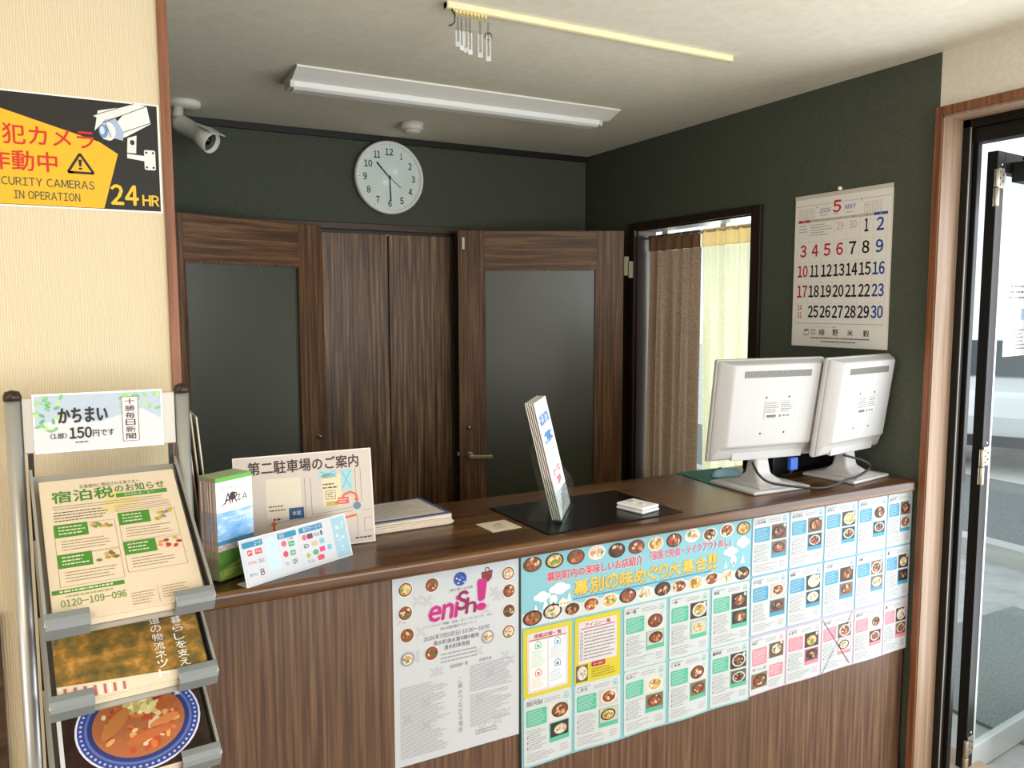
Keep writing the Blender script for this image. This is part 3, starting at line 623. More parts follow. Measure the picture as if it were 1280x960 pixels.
for q in ([(0.196, 0.176), (0.268, 0.206)], [(0.216, 0.166), (0.270, 0.193), (0.290, 0.203)], [(0.216, 0.166), (0.226, 0.138)], [(0.248, 0.150), (0.296, 0.172)]): a.line(q, 0.0011, '#2a2622', 5.2)
a.poly([(0.254, 0.140), (0.270, 0.146), (0.268, 0.112), (0.252, 0.112)], '#e6e6e4', 3.9); a.ell(0.262, 0.132, 0.004, 0.005, '#2a2622', 4.4)
a.poly([(0.252, 0.110), (0.285, 0.108), (0.285, 0.098), (0.252, 0.102)], '#f0f0ee', 3.9); a.rect(0.282, 0.082, 0.302, 0.120, '#ecebe8', 3.6, 0.003)
for u in (0.286, 0.298):
    for v in (0.087, 0.115): a.ell(u, v, 0.0022, 0.0022, '#2a2622', 4.4, 8)
for v in (0.0, 1.0): pass
o = a.build('security_sign', back=(SW, SH, 0.0012, '#e9e6df')); o.location = (-0.155, YL - 0.0014, 1.786)
tag(o, 'yellow and black security camera warning sign on the cream wall', 'sign')

# ================================================================== MAGAZINE RACK
RX0, RX1, RY = -0.1065, 0.1615, 1.600
rk = thing('magazine_rack', 'silver magazine rack with sloping trays in front of the cream wall', 'rack', (0.0275, RY, ZF))
hw = (RX1 - RX0) / 2; ph = 1.447 - ZF
for sx in (-1, 1):
    p = MB().lathe([(0.013, 0.0), (0.013, ph)], 20, 0, Matrix.Translation((sx * hw, 0, 0))).build('post', M_metal, rk)
    MB().lathe([(0.014, -0.004), (0.014, 0.004), (0.011, 0.011), (0.0, 0.014)], 20, 0, Matrix.Translation((sx * hw, 0, ph))).build('post_cap', pm('#2a1c15', 0.35), p)
    MB().box(sx * hw - 0.012, -0.24, 0.0, sx * hw + 0.012, 0.12, 0.025).build('foot', M_grey, rk, 0.004)
    MB().box(sx * (hw - 0.022) - 0.004, -0.004, 0.25, sx * (hw - 0.022) + 0.004, 0.010, 1.46).build('back_rail', M_black, rk)
b = MB().box(-hw + 0.013, -0.006, 1.350 - ZF, hw - 0.013, 0.004, 1.446 - ZF).build('header_panel', pm('#b4b1a9', 0.45, 0.3), rk, 0.002)
TA = R(-57)      # the trays lean far back
TZ = [1.151, 1.028, 0.891, 0.760, 0.600]
TRM = []
for z in TZ:
    M = Matrix.Translation((0.052, 1.300, z - 0.008)) @ Matrix.Rotation(R(4.5), 4, 'Z') @ Matrix.Rotation(TA, 4, 'X')      # local x along, z up the slope, -y = up/front
    TRM.append(M)
    L_ = Matrix.Translation((-0.0275, -RY, -ZF)) @ M
    t_ = MB().box(-0.112, 0.016, -0.004, 0.112, 0.019, 0.335, 0, L_).build('tray', pm('#a9a8a2', 0.45, 0.4), rk)
    for sx in (-1, 1):
        MB().prism([(0.018, -0.006), (-0.012, -0.004), (-0.012, 0.02), (0.004, 0.30), (0.018, 0.335)], sx * 0.112, sx * 0.1155, 'yzx', 0, L_).build('tray_side', pm('#3b3733', 0.5), rk)
        MB().prism([(-0.012, -0.006), (-0.014, -0.002), (-0.001, 0.335), (0.002, 0.335)], sx * 0.1125, sx * 0.117, 'yzx', 0, L_).build('side_edge', M_metal, rk)
        q = [(-0.019 + 0.0, -0.004)]
        pts = []
        for k in range(9):
            an = R(-100 + k * 22.5); pts.append((-0.002 - 0.017 * math.cos(an) * 1.0, 0.006 + 0.017 * math.sin(an)))
        outer = [(-0.0195 + 0.013 * (1 - math.cos(R(x))), -0.004 + 0.0) for x in (0,)]
        lip = [(0.018, -0.008), (-0.006, -0.009), (-0.013, -0.005), (-0.016, 0.003), (-0.0155, 0.015), (-0.0125, 0.015), (-0.0125, 0.004), (-0.010, -0.003), (0.018, -0.005)]
        x0, x1 = (-0.1165, -0.058) if sx < 0 else (0.058, 0.1165)
        MB().prism(lip, x0, x1, 'yzx', 0, L_).build('tray_lip', M_grey, rk, 0.0015)
def in_tray(o, k, dx=0.0, dy=0.0, dz=0.004):
    o.matrix_world = TRM[k] @ Matrix.Translation((dx - 0.105, dy, dz)); return o
# stacks of paper inside the trays
def blank(name, w, h, th, c, label, cat, group, k, dy, dx=0.0):
    o = MB().box(0, -th / 2, 0, w, th / 2, h).build(name, pm(c)); tag(o, label, cat, group); return in_tray(o, k, dx, dy)
for i in range(6): blank('flyer', 0.210, 0.297, 0.0016, '#ecdcc0', 'cream flyer in the stack under the green lettered tax notice', 'flyer', 'flyers stacked in the top tray', 0, 0.0135 - 0.0022 * i, rnd.uniform(-.001, .001))
for i in range(3): blank('magazine', 0.208, 0.290, 0.004, '#e9dcc0', 'magazine with pale page edges stacked under the autumn cover', 'magazine', 'magazines stacked in the second tray', 1, 0.0125 - 0.0046 * i)
for i in range(3): blank('magazine', 0.208, 0.290, 0.004, '#e6dac4', 'magazine with pale page edges stacked under the food cover', 'magazine', 'magazines stacked in the third tray', 2, 0.0125 - 0.0046 * i)
# tax notice flyer
rnd = random.Random(5)
a = Art(ink=.70); a.rect(0, 0, .210, .297, '#f0e0c6', 0.6)
a.poly([(.10, .262), (.118, .262), (.15, .225), (.10, .205), (.085, .215)], '#efdca0', 0.9)
a.text('北海道内に宿泊される皆さまへ', .058, .272, .152, .281, '#5b6a2c', 2)
a.text('宿泊税', .016, .243, .108, .270, '#4c8f2f', 2, .03); a.text('のお知らせ', .111, .253, .190, .271, '#3f7a2a', 2, .015)
a.rect(.111, .241, .192, .251, '#4f9a30', 1.5); a.text('2026.4/1~', .124, .2425, .172, .2497, '#f4efe0', 2.3, .01)
a.dashes(.016, .226, .192, .237, 2, '#a98f6a', 2, .28, .1); a.dashes(.016, .199, .098, .224, 4, '#6a5a44', 2, .33, .2); a.dashes(.106, .206, .196, .224, 4, '#a98f6a', 2, .26, .1)
for x0, y0, c2 in ((.014, .130, 0), (.108, .140, 1), (.014, .066, 2), (.108, .074, 3)):
    a.frame(x0, y0, x0 + .088, y0 + .062, .0007, '#b59a72', 1.5); a.rect(x0, y0 + .036, x0 + .048, y0 + .064, '#4b9430', 1.8)
    a.dashes(x0 + .006, y0 + .040, x0 + .044, y0 + .061, 3, '#f2ecd8', 2.2, .36, .3); a.dashes(x0 + .008, y0 + .006, x0 + .08, y0 + .030, 4, '#a08a6a', 2, .26, .4)
    for k in range(9): a.ell(x0 + .054 + rnd.random() * .030, y0 + .040 + rnd.random() * .018, .0045, .0032, rnd.choice([['#d98a3a', '#b5652a', '#7fa04a', '#e2b36a'], ['#d9b63a', '#8c90a8', '#b8a03a', '#cfc08a'], ['#c9963a', '#8a6a3a', '#6f8a3a', '#d9b06a'], ['#c93a3a', '#e2b84a', '#e9a06a', '#a8402a']][c2]), 2 + .05 * k, 8, rnd.random() * 3)
a.rect(.002, .053, .100, .061, '#4b9430', 1.6); a.dashes(.012, .0545, .088, .0595, 1, '#f2ecd8', 2.2, .6, .1)
a.text('0120-109-096', .012, .028, .100, .041, '#6f9a2f', 2, .02); a.dashes(.02, .044, .09, .050, 1, '#a9b070', 2, .5, .2); a.dashes(.106, .008, .140, .034, 5, '#b59a72', 2, .3, .3); a.dashes(.150, .012, .190, .038, 5, '#b59a72', 2, .3, .3); a.line([(.144, .006), (.144, .040)], .0006, '#b59a72', 2)
o = a.build('flyer', back=(.210, .297, .0005, '#efdfc6')); tag(o, 'cream tax notice flyer with green lettering on top of the upper tray', 'flyer', 'flyers stacked in the top tray'); in_tray(o, 0, 0, -0.0012)
# autumn cover
a = Art()
m_aut = noise_mat('autumn_forest_print', [(0.28, '#39402a'), (0.42, '#6a5c34'), (0.52, '#8a6a30'), (0.62, '#b98a48'), (0.78, '#d9b98a')], (30, 30, 38), 9, 0.35)
m_pine = noise_mat('dark_pine_print', [(0.3, '#0c1612'), (0.55, '#1f3226'), (0.75, '#3f4f36')], (50, 50, 50), 8, 0.35)
a.rect(0, 0, .210, .290, m_aut, .6); a.poly([(.05, .29), (.07, .17), (.10, .125), (.15, .115), (.210, .125), (.210, .29)], m_pine, .9)
a.poly([(0, .29), (0, .10), (.03, .13), (.055, .19), (.05, .29)], noise_mat('grey_birch_print', [(0.3, '#3a3a2c'), (0.6, '#8a8468'), (0.75, '#b5aa8c')], (60, 60, 60), 8, 0.35), .95)
a.poly([(0, 0), (.210, 0), (.210, .012), (.09, .022), (0, .030)], '#d8cdb8', 1.2)
for i in range(14): a.poly([(.002 + i * .0065, .002), (.006 + i * .0065, .002), (.006 + i * .0065, .026 - i * .0008), (.002 + i * .0065, .0265 - i * .0008)], '#b56a62' if i % 2 else '#e4d9cc', 1.5)
a.vtext('森と暮らしを支え', .170, .018, .186, .150, '#f2f0ea', 2, .005); a.vtext('北海道の物流ネット', .138, .006, .154, .158, '#f2f0ea', 2, .005)
o = a.build('magazine', back=(.210, .290, .004, '#e4d8bf')); tag(o, 'magazine with an autumn forest cover and white vertical lettering in the second tray', 'magazine', 'magazines stacked in the second tray'); in_tray(o, 1, 0, -0.0045)
# food cover
a = Art(); rnd = random.Random(9)
a.rect(0, 0, .210, .290, noise_mat('dark_wood_print', [(0.3, '#120c0b'), (0.7, '#3a2420')], (20, 60, 20), 6, 0.35), .6); a.poly([(.10, .29), (.10, .165), (.210, .150), (.210, .29)], '#b98a78', .8)
a.rect(0, 0, .006, .290, '#c9cdd0', 1)
cx, cy = .114, .086
for rx, ry, c, ly in ((.092, .084, '#cfd3e4', 1.2), (.089, .081, '#2f3f86', 1.5), (.079, .071, '#5a68a4', 1.8), (.075, .067, '#28356f', 2.1), (.068, .060, '#a5623c', 2.4)): a.ell(cx, cy, rx, ry, c, ly, 40)
for i in range(60): 
    q = i / 60 * 2 * PI; a.ell(cx + .084 * math.cos(q), cy + .076 * math.sin(q), .0022, .0022, '#a9b2dc', 1.65, 6)
for i in range(70):
    q = rnd.random() * 6.28; s_ = math.sqrt(rnd.random()) * .9; a.ell(cx + .062 * s_ * math.cos(q), cy + .055 * s_ * math.sin(q), rnd.uniform(.004, .013), rnd.uniform(.003, .006), rnd.choice(['#b04a2c', '#c9703a', '#d9a05c', '#a8663a', '#dcc09a', '#8a4a2c', '#b5502c']), 2.7 + i * .02, 7, rnd.random() * 3)
for (u, v, w_, h_, c, rr_) in ((.080, .092, .032, .012, '#b5743c', .8), (.152, .106, .026, .008, '#a8582c', .15), (.146, .124, .012, .005, '#8f3420', .5), (.125, .060, .036, .009, '#b5653c', .2), (.150, .078, .024, .008, '#c9804c', .3)): a.ell(u, v, w_, h_, c, 4.3, 12, rr_)
for i in range(26): a.ell(.118 + rnd.uniform(-.020, .020), .112 + rnd.uniform(-.013, .016), .007, .005, rnd.choice(['#d9cc8a', '#c4b46a', '#e6dcae', '#b5a45a']), 4.6 + i * .02, 7, rnd.random() * 3)
a.vtext('麺特集', .172, .115, .182, .165, '#f1efe9', 6, .01)
o = a.build('magazine', back=(.210, .290, .004, '#e4d8bf')); tag(o, 'magazine with a blue bowl of food on its cover in the lowest visible tray', 'magazine', 'magazines stacked in the third tray'); in_tray(o, 2, 0, -0.0045)
# small header sign
HW, HH = 0.205, 0.103
a = Art(ink=.82); a.rect(.003, .003, HW - .003, HH - .003, '#d6d9df', 1); a.poly([(.003, HH - .003), (.003, .045), (.04, .062), (.10, .05), (.17, .07), (HW - .003, .05), (HW - .003, HH - .003)], '#b5c5d6', 1.3)
rnd = random.Random(2)
for i in range(46):
    left = i % 2; u = rnd.uniform(.004, .045) if left else rnd.uniform(.135, .200); v = HH - .006 - rnd.random() ** 1.6 * (.06 if left else .03)
    a.ell(u, v, .0055, .0028, rnd.choice(['#7fc07a', '#9ccf8a', '#5fae86', '#b5da8a']), 1.6 + .02 * i, 8, rnd.random() * 3)
a.text('かちまい', .038, .051, .114, .077, '#26221f', 4, .06); a.text('〈1部〉', .024, .024, .050, .034, '#26221f', 4, .02); a.text('150', .054, .023, .088, .042, '#26221f', 4, .06); a.text('円です', .090, .024, .124, .036, '#26221f', 4, .02)
a.dashes(.062, .014, .085, .018, 1, '#77736e', 4, .6, .1); a.rect(.138, .012, .164, .092, '#ecdfe2', 3.2); a.frame(.138, .012, .164, .092, .0008, '#4a3f3c', 3.6); a.vtext('十勝毎日新聞', .143, .014, .159, .090, '#2b2422', 4, .02)
o = a.build('rack_price_sign', back=(HW, HH, .001, '#e6e9ec')); o.location = (-0.0775, RY - 0.0078, 1.349); tag(o, 'laminated pale blue newspaper price sign on the rack header', 'sign')

# ================================================================== ON THE COUNTER
ZT = 0.99
# cream folders leaning behind the rack post
for i, (x, y, h, c) in enumerate(((0.205, 1.93, .385, '#d3cbbb'), (0.216, 1.935, .372, '#c4baa6'), (0.228, 1.94, .362, '#dcd6c9'))):
    o = MB().box(-0.0015, 0, 0, 0.0015, 0.24, h).build('folder', pm(c)); o.location = (x + 0.026, y, ZT + 0.001); o.rotation_euler = (0, R(-4.5), 0)
    tag(o, ('cream folder nearest the rack post, leaning on the left wall', 'greyish cream folder in the middle of the three leaning ones', 'pale folder nearest the pamphlet stand, leaning on the left')[i], 'folder', 'folders leaning behind the rack')
# map board
a = Art(ink=.8); MWd, MHt = .345, .250; rnd = random.Random(4)
a.rect(.003, .003, MWd - .003, MHt - .003, '#d8ccc1', 1)
a.text('第二駐車場のご案内', .035, .203, .310, .236, '#3f2222', 3, .03)
a.rect(.075, .090, .160, .190, '#ebdfc8', 1.5); a.rect(.215, .105, .262, .190, '#f0deb8', 1.6); a.rect(.205, .180, .252, .200, '#a9d9e0', 1.6); a.rect(.262, .145, .292, .200, '#a9d9e0', 1.6)
for q in ([(.265, .148), (.288, .196)], [(.288, .148), (.265, .196)], [(.21, .185), (.248, .197)], [(.21, .197), (.248, .185)]): a.line(q, .0012, '#4a9ac0', 2)
a.rect(.128, .083, .165, .112, '#1f4f86', 2); a.text('本館', .136, .092, .157, .104, '#dfe8f2', 3); a.rect(.252, .108, .280, .126, '#e06a5c', 2); a.dashes(.255, .111, .277, .123, 2, '#f4dcd6', 3, .4)
a.frame(.222, .124, .246, .146, .0012, '#5a5048', 2.2); a.dashes(.226, .128, .243, .143, 3, '#5a5048', 2.2, .4); a.rect(.222, .106, .252, .118, '#c9b35a', 2); a.dashes(.216, .150, .256, .168, 2, '#5a4a3c', 2.2, .4)
for q in ([(.170, .185), (.170, .085), (.095, .080)], [(.185, .185), (.185, .088), (.298, .098)], [(.300, .200), (.300, .110)], [(.314, .200), (.314, .110)], [(.080, .076), (.290, .088)], [(.316, .086), (.335, .087)], [(.318, .065), (.338, .066)], [(.300, .075), (.300, .020)], [(.318, .065), (.318, .030)], [(.075, .040), (.20, .050)], [(.32, .03), (.338, .032)]): a.line(q, .0011, '#8a7a70', 1.8)
a.line([(.090, .075), (.090, .060), (.098, .052), (.115, .052), (.200, .062), (.298, .076)], .0055, '#e2692c', 2.6); a.poly([(.083, .072), (.097, .073), (.090, .086)], '#e2692c', 2.6); a.poly([(.118, .045), (.118, .059), (.106, .051)], '#c9501c', 2.8)
a.line([(.245, .112), (.262, .118), (.268, .132), (.285, .138), (.300, .130), (.301, .118)], .0055, '#e2692c', 2.6); a.poly([(.294, .119), (.308, .119), (.301, .108)], '#e2692c', 2.7)
a.ell(.175, .058, .009, .009, '#4a463f', 3.2); a.ell(.301, .100, .010, .010, '#5f8aa8', 3.2); a.dashes(.292, .012, .338, .018, 1, '#4a4038', 2.2, .6, .1); a.dashes(.08, .105, .12, .125, 2, '#6a5a4c', 2.2, .35); a.dashes(.09, .082, .12, .092, 1, '#4a3a30', 2.2, .5)
mp = thing('map_board', 'laminated parking map board standing behind the payment card stand', 'sign', (.311, 1.985, ZT + 0.0025), 0)
mp.rotation_euler = (R(-8), 0, R(-2)); mp.scale = (1, 1, .975)
a.build('map_sheet', mp, back=(MWd, MHt, .003, '#e4ddd6'))
b = MB(); b.prism([(.003, .17), (.075, .011), (.068, .011), (.003, .155)], .15, .20, 'yzx'); b.build('stand_leg', M_acryl, mp)
# brochures in an acrylic holder
AN = R(29.8)
bh = thing('brochure_holder', 'clear acrylic holder full of hotel brochures beside the rack', 'holder', (.247, 1.829, ZT), AN)
b = MB(); b.box(-.004, -.004, 0, .106, .066, .004); b.build('base', M_acryl, bh)
MB().box(-.004, -.004, .004, -.0015, .066, .055).build('side_wall', M_acryl, bh); MB().box(.1035, -.004, .004, .106, .066, .055).build('side_wall', M_acryl, bh)
MB().box(-.004, .063, .004, .106, .066, .150).build('back_wall', M_acryl, bh)
MB().box(-.004, -.004, .004, .106, -.0015, .045).build('front_lip', M_acryl, bh)
m_sky = noise_mat('brochure_sky_print', [(0.3, '#4f8fcc'), (0.5, '#7fb2e0'), (0.68, '#dfe6ee')], (14, 14, 40), 5, .35)
m_field = noise_mat('brochure_field_print', [(0.3, '#3f6a24'), (0.5, '#86a03a'), (0.7, '#d9c46a')], (18, 18, 60), 6, .35)
def brochure():
    t = bpy.data.objects.new('hotel_brochure', None); C.objects.link(t)
    a = Art(eps=.00025); w, h = .099, .231
    a.rect(0, h - .010, w, h, '#5fae4a', .8); a.rect(0, h * .66, w, h - .010, '#f1f2f3', .8); a.rect(0, h * .36, w, h * .66, m_sky, .8); a.rect(0, h * .285, w, h * .36, noise_mat_town, .8); a.rect(0, 0, w, h * .285, m_field, .8); a.poly([(0, h * .10), (w * .55, h * .16), (w, h * .24), (w, h * .285), (0, h * .285)], '#4a7a2c', 1.0); a.rect(0, h * .345, w, h * .385, '#3f7fae', 1.0)
    a.text('BUSINESS HOTEL', .014, h * .875, .086, h * .905, '#6f7274', 1.6); a.text('AR', .022, h * .735, .056, h * .835, '#3a2226', 1.8, .03, .08); a.text('IA', .056, h * .745, .084, h * .805, '#3a2226', 1.8, .02, .08); a.ell(.044, h * .80, .008, .010, '#3a2226', 1.4, 12); a.line([(.014, h * .72), (.030, h * .765)], .0018, '#3a2226', 1.6)
    a.text('十勝のリーズナブルな', .012, h * .585, .086, h * .612, '#eef4fa', 1.6); a.text('ホテルステイ', .028, h * .545, .074, h * .570, '#eef4fa', 1.6)
    MB().box(0, 0, 0, w, .0032, h).build('pages', pm('#e2d6c0'), t)
    a.build('cover', t)
    return t
noise_mat_town = noise_mat('brochure_town_print', [(0.3, '#8a8a92'), (0.5, '#b9aeb0'), (0.7, '#e6dcd8')], (160, 160, 160), 4, .35)
def copy_tree(o, parent=None):
    c = o.copy(); C.objects.link(c); c.parent = parent
    for ch in o.children: copy_tree(ch, c)
    return c
p0 = brochure()
Mh = Matrix.Translation((.247, 1.829, ZT)) @ Matrix.Rotation(AN, 4, 'Z')
for i in range(13):
    o = p0 if i == 0 else copy_tree(p0)
    k = Mh @ Matrix.Translation((.0015 + rnd.uniform(-.0006, .0006), .001 + i * .0046, .0045 + rnd.uniform(0, .0012))) @ Matrix.Rotation(R(-1.0), 4, 'X')
    o.location = k.to_translation(); o.rotation_euler = k.to_euler()
    tag(o, 'hotel brochure with sky and field cover at the front of the acrylic holder' if i == 0 else 'hotel brochure showing only its page edges behind the front one in the acrylic holder', 'brochure', 'brochures in the acrylic holder')
# payment card stand
cs = thing('payment_stand', 'small white and blue payment methods stand at the counter edge', 'sign', (.296, 1.772, ZT), R(24))
a = Art(ink=.76); w, h = .300, .104; rnd = random.Random(6)
a.rect(.002, .002, w - .002, h - .002, '#d5dbe3', 1); a.rect(.006, .006, .150, h - .006, '#dadde3', 1.4, .004); a.rect(.158, .006, .252, h - .006, '#dadde3', 1.4, .004); a.rect(.254, .004, w - .004, h - .004, '#abd0df', 1.4)
a.rect(.062, .02, .096, h - .012, '#cfeaf4', 1.6); a.rect(.006, h - .020, .058, h - .007, '#2c8fb8', 1.8, .003); a.text('コード', .036, h - .018, .054, h - .009, '#e9f4f8', 2.4); a.rect(.098, h - .020, .150, h - .007, '#2c8fb8', 1.8, .003); a.text('決済', .102, h - .018, .116, h - .009, '#e9f4f8', 2.4)
a.rect(.158, h - .020, .226, h - .007, '#2c8fb8', 1.8, .003); a.text('電子マネー・カード', .170, h - .018, .222, h - .009, '#e9f4f8', 2.4)
def logo(x, y, c, t=None, rx=.007, tc='#f4f4f4', r=.002): a.rect(x - rx, y - .006, x + rx, y + .006, c, 2.2, r); (a.text(t, x - rx * .7, y - .003, x + rx * .7, y + .003, tc, 2.8, .02) if t else None)
logo(.022, .072, '#e03a4a', 'P', .006); logo(.044, .072, '#e2566a', 'Pay', .009); a.text('メルPay', .012, .046, .034, .054, '#d2606e', 2.4); a.text('au', .040, .046, .054, .054, '#6a7a86', 2.4); a.text('銀行Pay', .012, .020, .032, .028, '#5a8aa0', 2.4); a.text('B', .040, .018, .050, .032, '#3a3f46', 2.4, .02)
a.ell(.112, .072, .007, .007, '#e06a80', 2.2); a.text('LINE', .124, .078, .140, .083, '#4a4f52', 2.4); logo(.132, .068, '#3fae74', 'Pay', .008); a.ell(.112, .048, .007, .007, '#d94a6a', 2.2); logo(.132, .047, '#3fae84', 'S', .007); a.text('QR', .126, .020, .140, .032, '#3f4a5c', 2.4, .02); a.text('w', .106, .022, .116, .030, '#8aa6c0', 2.4)
a.ell(.170, .073, .007, .007, '#e2707a', 2.2); logo(.186, .073, '#7a3a5c', None, .008); a.text('VISA', .197, .069, .214, .077, '#3a4a7c', 2.4, .02); logo(.220, .074, '#5a5f7c', None, .003); a.text('iD', .164, .048, .178, .058, '#3a3f5c', 2.4, .03); logo(.195, .054, '#d9c2a8', None, .009); logo(.217, .055, '#8ac4d9', None, .007); a.ell(.172, .030, .007, .007, '#a9c43a', 2.2, 4); logo(.194, .033, '#4fae7a', None, .008, r=.005); logo(.214, .036, '#e04a8a', None, .008); a.text('To Go', .166, .012, .186, .020, '#5a6a8a', 2.4); logo(.206, .018, '#e0506a', None, .010, r=.005); logo(.236, .036, '#7fc0d9', None, .006)
for k in range(14): a.ell(rnd.uniform(.258, .292), rnd.uniform(.012, .092), .004, .004, rnd.choice(['#a9d9ea', '#bfe2ee', '#dcf0f6']), 1.8 + .02 * k, 8)
face = a.build('card_face', cs, back=(w, h, .0018, '#dfe6ec')); face.rotation_euler = (R(-16), 0, 0)
MB().box(0, 0.0, 0, w, .038, .0018).build('foot_flap', pm('#d9dde2', .3), cs)
# pile of papers
rnd = random.Random(8)
for i in range(9):
    th = .0032; o = MB().box(-.1485, -.105, 0, .1485, .105, th).build('form_sheet', pm(['#e9dccb', '#e6d8c4', '#ded0bc'][i % 3]))
    o.location = (.752 + rnd.uniform(-.004, .004), 2.140 + rnd.uniform(-.004, .004), ZT + i * .0034); o.rotation_euler = (0, 0, R(2 + rnd.uniform(-1.5, 1.5)))
    tag(o, 'cream sheet in the paper pile on the counter behind the map board', 'paper', 'papers piled on the counter')
a = Art(); a.rect(.012, .012, .285, .198, '#e4dcd6', 1); a.frame(.012, .012, .285, .198, .002, '#4a5f86', 2); a.dashes(.03, .03, .268, .18, 10, '#a29a94', 2, .25)
o = a.build('form_sheet', back=(.297, .210, .002, '#54678f')); o.rotation_euler = (R(-90), 0, R(3)); o.location = (.604, 2.022, ZT + 9 * .0034 + .0022)
tag(o, 'blue bordered form lying on top of the paper pile', 'paper', 'papers piled on the counter')
# small card
a = Art(); a.rect(.002, .002, .092, .092, '#e9dcc8', 1); a.line([(.03, .05), (.045, .06), (.06, .05), (.045, .04), (.03, .05)], .002, '#6a6a6a', 2); a.dashes(.02, .02, .075, .034, 2, '#8a8478', 2, .3); a.line([(.05, .06), (.062, .066)], .003, '#7f9a5a', 2)
o = a.build('memo_card', back=(.094, .094, .001, '#ddd0ba')); o.rotation_euler = (R(-90), 0, R(4)); o.location = (.963, 1.903, ZT + .0013); tag(o, 'small cream card lying on the counter left of the black mat', 'card')
# black mat
b = MB(); b.prism([(1.083, 1.808), (1.555, 1.820), (1.540, 2.148), (1.071, 2.138)], ZT, ZT + .0035, 'xyz')
tag(b.build('desk_mat', noise_mat('black_leather_mat', [(0.3, '#08090b'), (0.7, '#0d0f12')], (200, 200, 200), 3, .22, .1, spec=.2), bevel=.001), 'black shiny desk mat lying on the counter', 'mat')
# white remote on the mat
rc = thing('remote_control', 'small white two button remote lying on the black mat', 'remote', (1.452, 1.905, ZT + .0035), R(13))
MB().box(-.040, -.052, 0, .040, .052, .010).build('lower_shell', pm('#d6d6d2', .4), rc, .006, seg=3)
MB().box(-.039, -.051, .011, .039, .051, .020).build('upper_shell', pm('#ededea', .35), rc, .006, seg=3)
for y in (-.018, .018): MB().lathe([(.010, 0), (.009, .0025), (0, .003)], 16, 0, Matrix.Translation((0, y, .0195))).build('button', pm('#c2c3c2', .4), rc)
MB().box(-.012, .034, .0195, .012, .038, .021).build('indicator', pm('#8d9096', .4), rc)
# leaflet holder
AH = R(50.5); HL = (1.174, 1.877, ZT + .0038)
lh = thing('leaflet_holder', 'clear acrylic leaflet holder standing on the black mat', 'holder', HL, AH)
LN = R(-15)
MB().box(0, -.002, 0, .222, .105, .003).build('base', M_acryl, lh)
for sx in (0, .2195):
    MB().prism([(0, 0), (.046, 0), (.078, .125), (.065, .128), (.028, .115), (.0, .075)], sx, sx + .0025, 'yzx').build('side_wall', M_acryl, lh)
b = MB(); b.box(0, 0, 0, .222, .0025, .100, 0, Matrix.Rotation(R(-4), 4, 'X')); b.build('front_pocket', M_acryl, lh)
b = MB(); b.box(0, 0, 0, .222, .0025, .215, 0, Matrix.Translation((0, .048, .002)) @ Matrix.Rotation(R(-13.5), 4, 'X')); b.build('back_wall', M_acryl, lh)
MB().prism([(.003, .003), (.003, .050), (.030, .098), (.10, .04), (.105, .003)], -.0025, 0, 'yzx').build('stand_foot', M_acryl, lh)
Mh2 = Matrix.Translation(HL) @ Matrix.Rotation(AH, 4, 'Z')
for i in range(5):
    a = Art()
    if i == 0:
        w, h = .210, .340; rnd = random.Random(14)
        a.rect(.004, .004, w - .004, h - .004, '#eef0f3', 1); a.frame(.012, .30, w - .012, h - .010, .0012, '#c0c4ca', 2)
        a.text('はじめての', .030, .268, .178, .300, '#2f80c4', 2, .12); a.text('ご利用に', .040, .214, .170, .246, '#2f80c4', 2, .12); a.dashes(.05, .155, .16, .195, 3, '#b7bccc', 2, .35)
        a.text('おトクな', .050, .118, .166, .140, '#e0607e', 2, .08); a.text('ご案内', .070, .088, .150, .110, '#e0607e', 2, .08); a.dashes(.03, .02, .18, .075, 5, '#b0b5bd', 2, .3)
    else: a.rect(.002, .002, .208, .338, '#e6dcd2', 1)
    o = a.build('leaflet', back=(.210, .340, .0016, '#e9e4dd'))
    k = Mh2 @ Matrix.Translation((.006, .008 + i * .006, .006)) @ Matrix.Rotation(R(-13.5), 4, 'X')
    o.location = k.to_translation(); o.rotation_euler = k.to_euler()
    tag(o, 'white leaflet with blue and pink lettering at the front of the acrylic holder' if i == 0 else 'leaflet showing only its edge behind the front one on the black mat', 'leaflet', 'leaflets in the acrylic holder')

